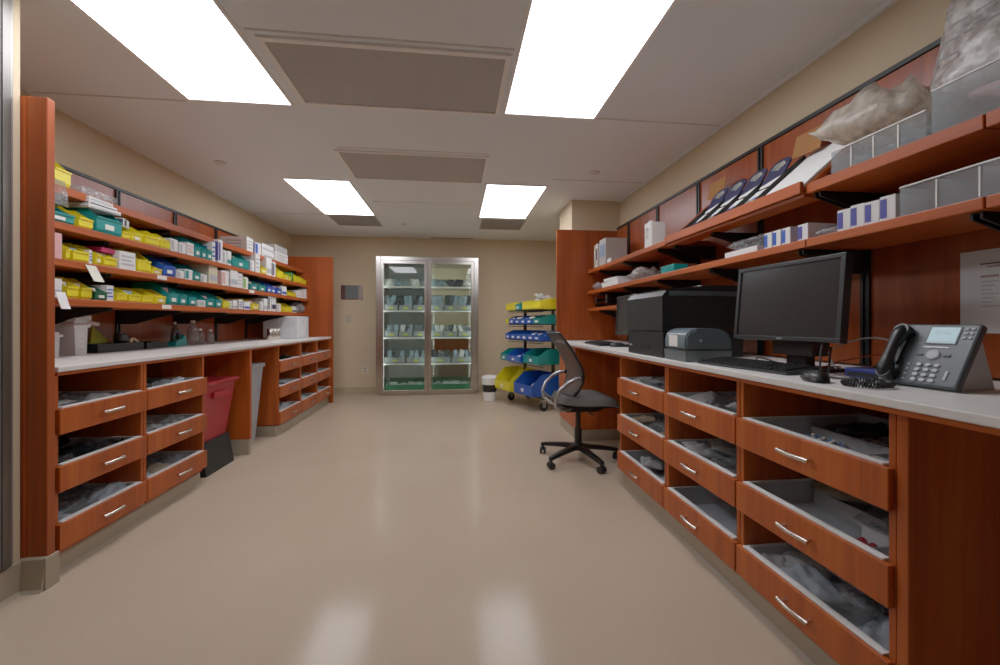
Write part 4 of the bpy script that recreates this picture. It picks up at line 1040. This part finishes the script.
# ------------------------------------------------------------------ bin cart
CR = math.radians(201.7); CX, CY = .935, 5.356
cn = Vector((math.cos(CR), math.sin(CR), 0)); cw = Vector((-cn.y, cn.x, 0))
t = thing('bin_cart', 'wheeled dark wire cart holding rows of coloured bins by the back wall', 'cart', (CX, CY, 0), CR)
mcart = plain('dark_brown_steel', '2e2320', .45)
HW, DP = .445, .36
for z in (.19, .585, .885, 1.10, 1.29):
    b = B()
    for x in (-.008, -DP+.008): tube(b, [(x, -HW, z), (x, HW, z)], .007, 8)
    for k in range(9): tube(b, [(-.004, -HW+.01+k*(2*HW-.02)/8, z), (-DP+.004, -HW+.01+k*(2*HW-.02)/8, z)], .003, 6)
    tube(b, [(-.006, -HW, z-.028), (-.006, HW, z-.028)], .005, 8)
    part('shelf', b, mcart, t, smooth=True)
for x, y in ((-.18, -.27), (-.18, .41)):
    b = B(); box(b, x-.02, x+.02, y-.014, y+.014, .16, 1.42, .003); part('upright', b, mcart, t)
b = B(); box(b, -DP, 0, -HW, -HW+.025, .15, .18, .002); box(b, -DP, 0, HW-.025, HW, .15, .18, .002); box(b, -.025, 0, -HW+.025, HW-.025, .15, .18, .002); box(b, -DP, -DP+.025, -HW+.025, HW-.025, .15, .18, .002)
part('base_frame', b, mcart, t)
for x, y in ((-.03, -HW+.03), (-.03, HW-.03), (-DP+.03, -HW+.03), (-DP+.03, HW-.03)):
    b = B(); tube(b, [(x, y-.013, .055), (x, y+.013, .055)], .054, 20)
    c = part('caster', b, M_black2, t, smooth=True)
    b = B(); box(b, x-.02, x+.025, y-.022, y-.016, .05, .135); box(b, x-.02, x+.025, y+.016, y+.022, .05, .135); box(b, x-.022, x+.027, y-.022, y+.022, .135, .15)
    part('fork', b, M_chrome, c)
def cartbin(lab, yc, w, d, h, m, z, prot, lip=.5, card=True, group='bins on the wheeled cart'):
    p = Vector((CX, CY, 0))+cn*prot+cw*yc
    return bin_thing(lab, 'bin', w, d, h, m, (p.x, p.y, z+.0075), CR, group, card, lip)
rowz = [.19, .585, .885, 1.10, 1.29]
cartbin('large yellow hopper bin on the bottom row of the cart', -.235, .43, .40, .29, Y, rowz[0], .22, .45)
cartbin('large blue hopper bin on the bottom row of the cart', .225, .43, .42, .27, BL, rowz[0], .17, .5)
cartbin('teal hopper bin at left end of the cart second row from bottom', -.355, .17, .36, .165, T, rowz[1], .13, .55)
cartbin('blue hopper bin in the cart second row from bottom', -.085, .35, .38, .165, BL, rowz[1], .13, .5)
cartbin('wide teal hopper bin at right end of cart second row', .28, .35, .38, .19, T, rowz[1], .08, .55)
for k in range(6):
    cartbin('small blue bin in the middle row of the cart, %s from the left' % ORD[k], -.375+.15*k, .14, .34, .125, BL, rowz[2], .05, .6)
cartbin('narrow yellow bin at left end of cart row below the top', -.41, .075, .34, .115, Y, rowz[3], .04, .6, False)
for k in range(4):
    cartbin('small blue bin in cart row below the top, %s from the left' % ORD[k], -.285+.155*k, .145, .34, .115, BL, rowz[3], .04, .6)
cartbin('teal bin at right end of the cart row below the top', .355, .17, .36, .12, T, rowz[3], .04, .6)
cartbin('yellow bin at left end of the cart top row', -.30, .28, .34, .125, Y, rowz[4], .04, .75, False)
cartbin('small teal bin between two yellow bins on cart top row', -.085, .12, .34, .125, T, rowz[4], .055, .6)
cartbin('wide yellow bin at right end of the cart top row', .225, .44, .36, .135, Y, rowz[4], .04, .8, False)
def in_cart(lab, yc, dx, z, sz, m, seed, group, rx=0):
    p = Vector((CX, CY, 0))+cn*dx+cw*yc
    tag(link('wrapped_packet', pillow_mesh('cp%d_%s' % (seed % 5, m.name), sz, sz*.8, .05, m, 40+seed % 5, .5), None, (p.x, p.y, z), (rx, 0, CR+seed)), lab, 'packet', group)
for k in range(7): in_cart('crumpled clear pack heaped in wide yellow bin on top of the cart', .06+.05*k, -.10-.04*(k % 3), rowz[4]+.06+.035*(k % 4), .13, [M_bag, M_white, M_bag][k % 3], k, 'packs heaped on the cart top row', .4*(k % 2))
for k in range(4): in_cart('wrapped pack inside large blue bottom bin of the cart', .12+.07*k, -.0-.05*(k % 2), rowz[0]+.02+.05*(k % 2), .12, [M_cream, M_white][k % 2], k+3, 'packs in the large blue cart bin')
for k in range(3): in_cart('wrapped pack inside large yellow bottom bin of the cart', -.3+.08*k, -.04, rowz[0]+.02+.04*(k % 2), .12, M_cream, k+5, 'packs in the large yellow cart bin')
for k in range(3): in_cart('white pack in the blue bin of cart second row', -.12+.09*k, -.02, rowz[1]+.03+.03*(k % 2), .09, M_white, k+6, 'packs in the blue second row bin')
for k in range(2): in_cart('white pack in the wide teal bin of cart second row', .2+.07*k, .0, rowz[1]+.03, .09, M_white, k+8, 'packs in the wide teal bin')
for k in range(4): in_cart('white pack in small blue bins of the cart row below top', -.28+.155*k, -.03, rowz[3]+.03+.02*(k % 2), .08, [M_white, M_cream][k % 2], k+9, 'packs in cart row below top')
for k in range(3): in_cart('white pack at right end of the cart middle row', .2+.1*k, -.06, rowz[2]+.05, .09, M_white, k+11, 'packs in cart middle row')
t = thing('white_waste_bin', 'small white round waste bin with dark band beside glass cabinet', 'waste bin', (.50, 5.78, 0))
b = B(); lathe(b, [(.085, 0), (.09, .005), (.098, .13)], 24); part('body', b, M_rim, t, smooth=True)
b = B(); lathe(b, [(.1, .131), (.107, .235)], 24); part('band', b, M_black2, t, smooth=True)
b = B(); lathe(b, [(.11, .236), (.117, .30), (.12, .33), (.10, .355), (.05, .365)], 24); part('lid', b, M_rim, t, smooth=True)

# ------------------------------------------------------------------ glass-door cabinet
t = thing('glass_door_cabinet', 'stainless steel two-door glass supply cabinet set in the back wall', 'cabinet', (-.42, 6.32, 0))
X0, X1 = -.79, .79
b = B()
box(b, X0, -.72, 0, .05, .02, 2.15, .004); box(b, .72, X1, 0, .05, .02, 2.15, .004); box(b, -.72, .72, 0, .05, 2.09, 2.15, .004); box(b, -.72, .72, 0, .05, .0, .05, .004); box(b, -.02, .02, .01, .05, .05, 2.09, .003)
part('front_frame', b, M_steel, t)
b = B()
box(b, -.715, -.70, .051, .66, .02, 2.08); box(b, .70, .715, .051, .66, .02, 2.08); box(b, -.70, .70, .051, .66, 2.065, 2.08); box(b, -.70, .70, .051, .66, .02, .04)
part('body', b, M_steel, t)
b = B(); box(b, -.765, -.716, .051, .272, .001, 2.14); box(b, .716, .765, .051, .272, .001, 2.14); box(b, -.716, .716, .051, .272, 2.081, 2.14); part('side_casing', b, M_steel, t)
b = B(); box(b, -.70, -.01, .645, .655, .04, 2.065); part('back_panel', b, plain('cabinet_back', 'c4cbc9', .4), t)
b = B(); box(b, .01, .70, .645, .65, .04, 2.065); part('back_glass', b, M_glass, t)
b = B(); box(b, -.01, .01, .06, .655, .04, 2.065); part('centre_partition', b, plain('cabinet_grey', 'b0b4b4', .4, .2), t)
SZ = [.055, .48, .89, 1.31, 1.69]
for s in (-1, 1):
    for z in SZ[1:]:
        b = B(); a0, a1 = (-.70, -.012) if s < 0 else (.012, .70)
        box(b, a0, a1, .09, .64, z-.012, z, .002); sh = part('shelf', b, clear('shelf_glass', 'eaf2ee', .12, .1, .2), t)
        b = B(); box(b, a0, a1, .085, .0895, z-.018, z+.006); part('front_lip', b, M_rim, sh)
    a0, a1 = (-.716, -.008) if s < 0 else (.008, .716)
    b = B(); e = .045
    box(b, a0, a0+e, -.03, -.002, .045, 2.085, .003); box(b, a1-e, a1, -.03, -.002, .045, 2.085, .003); box(b, a0+e, a1-e, -.03, -.002, 2.035, 2.085, .003); box(b, a0+e, a1-e, -.03, -.002, .045, .085, .003)
    d = part('door', b, M_steel, t)
    b = B(); box(b, a0+e+.001, a1-e-.001, -.018, -.012, .086, 2.034); part('glass_pane', b, M_glass, d)
    b = B(); xh = a1-.022 if s < 0 else a0+.022
    tube(b, [(xh, -.031, .95), (xh, -.06, .96), (xh, -.06, 1.24), (xh, -.031, 1.25)], .007, 8); part('handle', b, M_steel, d, smooth=True)
for x in (-.69, -.024, .024, .69):  # added glowing strips, hidden behind the door frames, to brighten the contents
    b = B(); box(b, x-.008, x+.008, .054, .066, .09, 2.03, .002); part('added_glow_strip', b, emit('added_cabinet_glow', 'f2f6f0', 5), t)
GX, GY = -.42, 6.32
mwire = plain('grey_mesh_bin', '9aa0a2', .5, var=.2, scale=60)
mgp = [M_film, plain('blue_grey_pack', '8fa0ab', .5, var=.2), plain('dark_pack', '4b5155', .5, var=.2), M_white]
def cabbin(lab, xc, w, h, z, dark, group):
    o = tag(link('mesh_bin', bin_mesh(w, .38, h, mwire, .6), None, (GX+xc, GY+.12, z+.0065), (0, 0, -PI/2)), lab, 'bin', group)
    b_ = cached(('ylab', round(w, 2)), lambda: (lambda b: (box(b, .0005, .002, -.035, .035, 0, .026), mesh('label_card', b, M_lemon))[1])(B()))
    link('label_card', b_, o, (.003, 0, h*.18))
    for q in range(3):
        sd = R.randrange(6); mm = mgp[R.randrange(4)] if not dark else mgp[1+R.randrange(2)]
        tag(link('wrapped_packet', pillow_mesh('fp%d%s%d' % (sd, mm.name, dark), .08, .27 if dark else .2, .05, mm, 60+sd, .5), None, (GX+xc-w*.3+q*w*.3, GY+.27, z+.03+(.1 if dark else .07)), (R.uniform(1.0, 1.35), R.uniform(-.3, .3), R.uniform(-.3, .3))),
            'wrapped pack standing in ' + lab, 'packet', 'packs in ' + lab)
side = {-1: 'left', 1: 'right'}
for s in (-1, 1):
    for z, zn, n, h in ((1.31, 'second', 3, .14), (.89, 'middle', 3, .15), (.48, 'fourth', 2, .15)):
        w = .66/n
        for k in range(n):
            xc = s*.355-.33+w*(k+.5)
            cabbin('%s grey bin on %s shelf, %s glass door' % (ORD[k], zn, side[s]), xc, w-.02, h, z, zn == 'second', 'grey bins in the glass cabinet')
    for k in range(5):
        sd = R.randrange(6); mm = mgp[R.randrange(4)]
        tag(link('wrapped_packet', pillow_mesh('ft%d%s' % (sd, mm.name), .14, .2, .09, mm, 60+sd, .5), None, (GX+s*.355-.26+.13*k, GY+.24, 1.72), (R.uniform(.2, 1.1), 0, R.uniform(-.4, .4))),
            'wrapped pack on the top cabinet shelf behind %s glass door' % side[s], 'packet', 'packs on the top cabinet shelf, %s' % side[s])
    t2 = thing('green_crate', 'low dark green crate on cabinet floor behind %s glass door' % side[s], 'crate', (GX+s*.355, GY+.36, .0405))
    b = B(); e = .006
    box(b, -.31, .31, -.2, .2, 0, e); box(b, -.31, .31, -.2, -.2+e, e, .10); box(b, -.31, .31, .2-e, .2, e, .16); box(b, -.31, -.31+e, -.2+e, .2-e, e, .13); box(b, .31-e, .31, -.2+e, .2-e, e, .13)
    part('shell', b, M_green, t2)
    for k in range(4):
        sd = R.randrange(6)
        tag(link('wrapped_packet', pillow_mesh('fg%d' % sd, .15, .2, .08, plain('pale_green_pack', '9fb3a8', .5, var=.15), 60+sd, .5), None, (GX+s*.355-.22+.145*k, GY+.32, .06), (R.uniform(.2, .8), 0, R.uniform(-.5, .5))),
            'pale green wrapped pack in the green crate behind %s glass door' % side[s], 'packet', 'packs in the %s green crate' % side[s])

# ------------------------------------------------------------------ fittings on the back wall
t = thing('wall_plaque', 'silver framed grey wall plaque between shelving and glass cabinet', 'plaque', (-1.63, 6.599, 1.606))
b = B(); box(b, -.17, .17, -.012, 0, -.115, .115, .004); part('frame', b, M_steel, t)
b = B(); box(b, -.10, .10, -.016, -.0125, -.105, .105, .002); part('panel', b, plain('plaque_grey', '6a7072', .4), t)
t = thing('switch_plate', 'cream blank switch plate on the back wall below silver plaque', 'switch plate', (-1.68, 6.599, 1.185))
b = B(); box(b, -.04, .04, -.006, 0, -.06, .06, .003); part('plate', b, plain('plate_cream', 'b9ab97', .5), t)
b = B(); box(b, -.015, .015, -.009, -.0062, -.03, .03, .001); part('rocker', b, plain('plate_cream2', 'c2b4a0', .5), t)
t = thing('wall_outlet', 'white wall outlet low on back wall beside glass cabinet', 'outlet', (-1.43, 6.599, .37))
b = B(); box(b, -.04, .04, -.006, 0, -.06, .06, .003); part('plate', b, plain('outlet_white', 'd5cbb8', .5), t)
for z in (-.025, .025):
    b = B(); box(b, -.016, .016, -.008, -.0062, z-.014, z+.014, .002); part('socket', b, plain('socket_grey', '8f8678', .5), t)
t = thing('door_alarm', 'small white box fixed high on pillar edge beside cart', 'wall device', (1.299, 4.80, 2.02))
b = B(); box(b, -.03, 0, -.05, .05, -.09, .09, .004); part('case', b, M_rim, t)
b = B(); box(b, -.034, -.0305, -.02, .02, -.03, .03, .001); part('lens', b, M_lgrey, t)
t = thing('hand_gel_dispenser', 'white dispenser on pillar edge above the chair back', 'wall device', (1.299, 4.80, 1.08))
b = B(); box(b, -.05, 0, -.05, .05, -.1, .1, .006); part('case', b, M_rim, t)
b = B(); box(b, -.04, -.01, -.03, .03, -.115, -.1005); part('nozzle', b, M_lgrey, t)

# ------------------------------------------------------------------ contents of the drawer trays
m_bg = plain('blue_grey_packet', 'b4c0ca', .4, var=.15, scale=25)
m_dk = plain('dark_packet', '22262a', .22, var=.3, scale=20)
m_br = plain('brown_grey_packet', 'a2988d', .45, var=.3, scale=25)
m_gr = plain('grey_packet', 'c6cacd', .45, var=.1, scale=25)
m_be = plain('beige_packet', 'ab9c82', .5, var=.25, scale=25)
m_bl = plain('blue_tip_packet', '5277a8', .4, var=.3, scale=25)
def fill(s, xf, ya, yb, zi, mats, n, lab, grp, size=(.13, .16, .04), xr=(.04, .46), pile=1.0, tilt=.25):
    z = ZF[zi][0]+.022
    nx = max(1, round(math.sqrt(n*.9))); ny = math.ceil(n/nx); k = 0
    for i in range(nx):
        for j in range(ny):
            if k >= n: break
            sd = R.randrange(6); m = mats[k % len(mats)]
            x = xf-s*(xr[0]+(xr[1]-xr[0])*(i+.5)/nx); y = ya+.04+(yb-ya-.08)*(j+.5)/ny
            o = tag(link('plastic_packet', pillow_mesh('dp%d%s%.2f' % (sd, m.name, size[0]), size[0], size[1], size[2], m, 80+sd, .6), None,
                     (x+R.uniform(-.01, .01), y+R.uniform(-.012, .012), z+.014+(k % 3)*.013*pile), (R.uniform(-tilt, tilt), R.uniform(-tilt, tilt), R.uniform(0, PI))), lab, 'packet', grp)
            k += 1
L1, L2, L3, L4, L5 = (1.95, 2.45), (2.455, 3.0), (4.172, 4.748), (4.75, 5.288), (5.29, 5.828)
TN = ['top', 'middle', 'bottom']
for (ya, yb), nm, specs in ((L1, 'near left cabinet', (([m_gr, M_film], 9), ([m_dk, M_film, m_dk], 12), ([m_bg, M_film], 9))),
                            (L2, 'left cabinet beside red bin', (([m_dk, M_film, m_bg], 10), ([M_bag, m_gr], 8), ([m_bg, m_be, M_film], 8))),
                            (L3, 'far left cabinet beside grey bin', (([m_dk, m_gr], 5), ([m_bg, m_gr], 5), ([m_gr], 5))),
                            (L4, 'middle cabinet of far left three', (([m_be], 4), ([m_gr], 4), ([m_gr], 4))),
                            (L5, 'farthest left cabinet', (([m_be], 3), ([m_gr], 3), ([m_gr], 3)))):
    for zi, (mats, n) in enumerate(specs):
        big = zi == 0 and nm.startswith('left cabinet')
        fill(1, -1.735, ya, yb, zi, mats, n, 'plastic wrapped packet lying in %s tray of %s' % (TN[zi], nm), 'packets in %s tray, %s' % (TN[zi], nm), (.14, .17, .06 if big or (zi == 1 and nm.startswith('near')) else .045), pile=1.6 if big else 1.2, tilt=.5 if big else .28)
R1, R2, R3 = (2.052, 2.668), (1.490, 2.050), (.916, 1.488)
for (ya, yb), nm, specs in ((R1, 'farthest right cabinet', (([m_bl, M_film, m_gr], 9), ([m_be, M_film], 8), ([m_gr], 3))),
                            (R2, 'middle right cabinet', (([m_gr, M_film], 9), ([M_bag, M_film, m_gr], 8), ([M_film], 2))),
                            (R3, 'nearest right cabinet', ((None, 0), ([m_br, M_film, m_be], 7), ([m_bg, M_film, m_bg, m_gr], 14)))):
    for zi, (mats, n) in enumerate(specs):
        if n == 0: continue
        a, c = ya, yb; xr = (.04, .46)
        if nm.startswith('nearest') and zi == 1: xr = (.29, .47); a += .0
        fill(-1, 1.138, a, c, zi, mats, n, 'plastic wrapped packet lying in %s tray of %s' % (TN[zi], nm), 'packets in %s tray, %s' % (TN[zi], nm), (.14, .17, .05), xr, 1.3)
# nearest top tray: bundle of capped sticks and a few dark packs behind
z = ZF[0][0]+.022
yc3 = 1.186
for k in range(22):
    b_ = cached(('stick', k % 2), lambda: (lambda b: (tube(b, [(0, 0, 0), (0, 0, .075)], .0055, 8), tube(b, [(0, 0, .0755), (0, 0, .088)], .0065, 8), mesh('capped_stick', b, [m_bl if k % 2 else M_rim]))[2])(B()))
    o = link('capped_stick', b_, None, (1.325+.028*(k % 3)+R.uniform(-.004, .004), yc3+.20-.02*(k//3)-.05, z+.001), (R.uniform(-.15, .15), -.9, 0))
    tag(o, ('blue' if k % 2 else 'white') + ' capped stick standing in the top tray of nearest right cabinet', 'stick', 'sticks in nearest top tray, ' + ('blue' if k % 2 else 'white'))
fill(-1, 1.138, .93, 1.46, 0, [m_gr, M_film, m_dk], 6, 'grey packet at back of top tray of nearest right cabinet', 'packets at back of nearest top tray', (.13, .15, .04), (.30, .47), 1)
fill(-1, 1.138, 1.2, 1.46, 0, [m_gr], 2, 'grey packet at front of top tray of nearest right cabinet', 'packets at front of nearest top tray', (.1, .12, .035), (.02, .13), .5)
z = ZF[1][0]+.022
for k in range(12):
    cap = cached('redvial', lambda: (lambda b: (lathe(b, [(.012, 0), (.013, .002), (.013, .016), (.009, .022), (.004, .026)], 12), mesh('red_vial', b, M_red, True))[1])(B()))
    tag(link('red_vial', cap, None, (1.262+.024*(k % 3)+R.uniform(-.003, .003), 1.07+.028*(k//3)+R.uniform(-.004, .004), z+.001), (R.uniform(-.2, .2), R.uniform(-.2, .2), 0)), 'small red capped vial lying in divided middle tray of nearest right cabinet', 'vial', 'red vials in the middle tray')
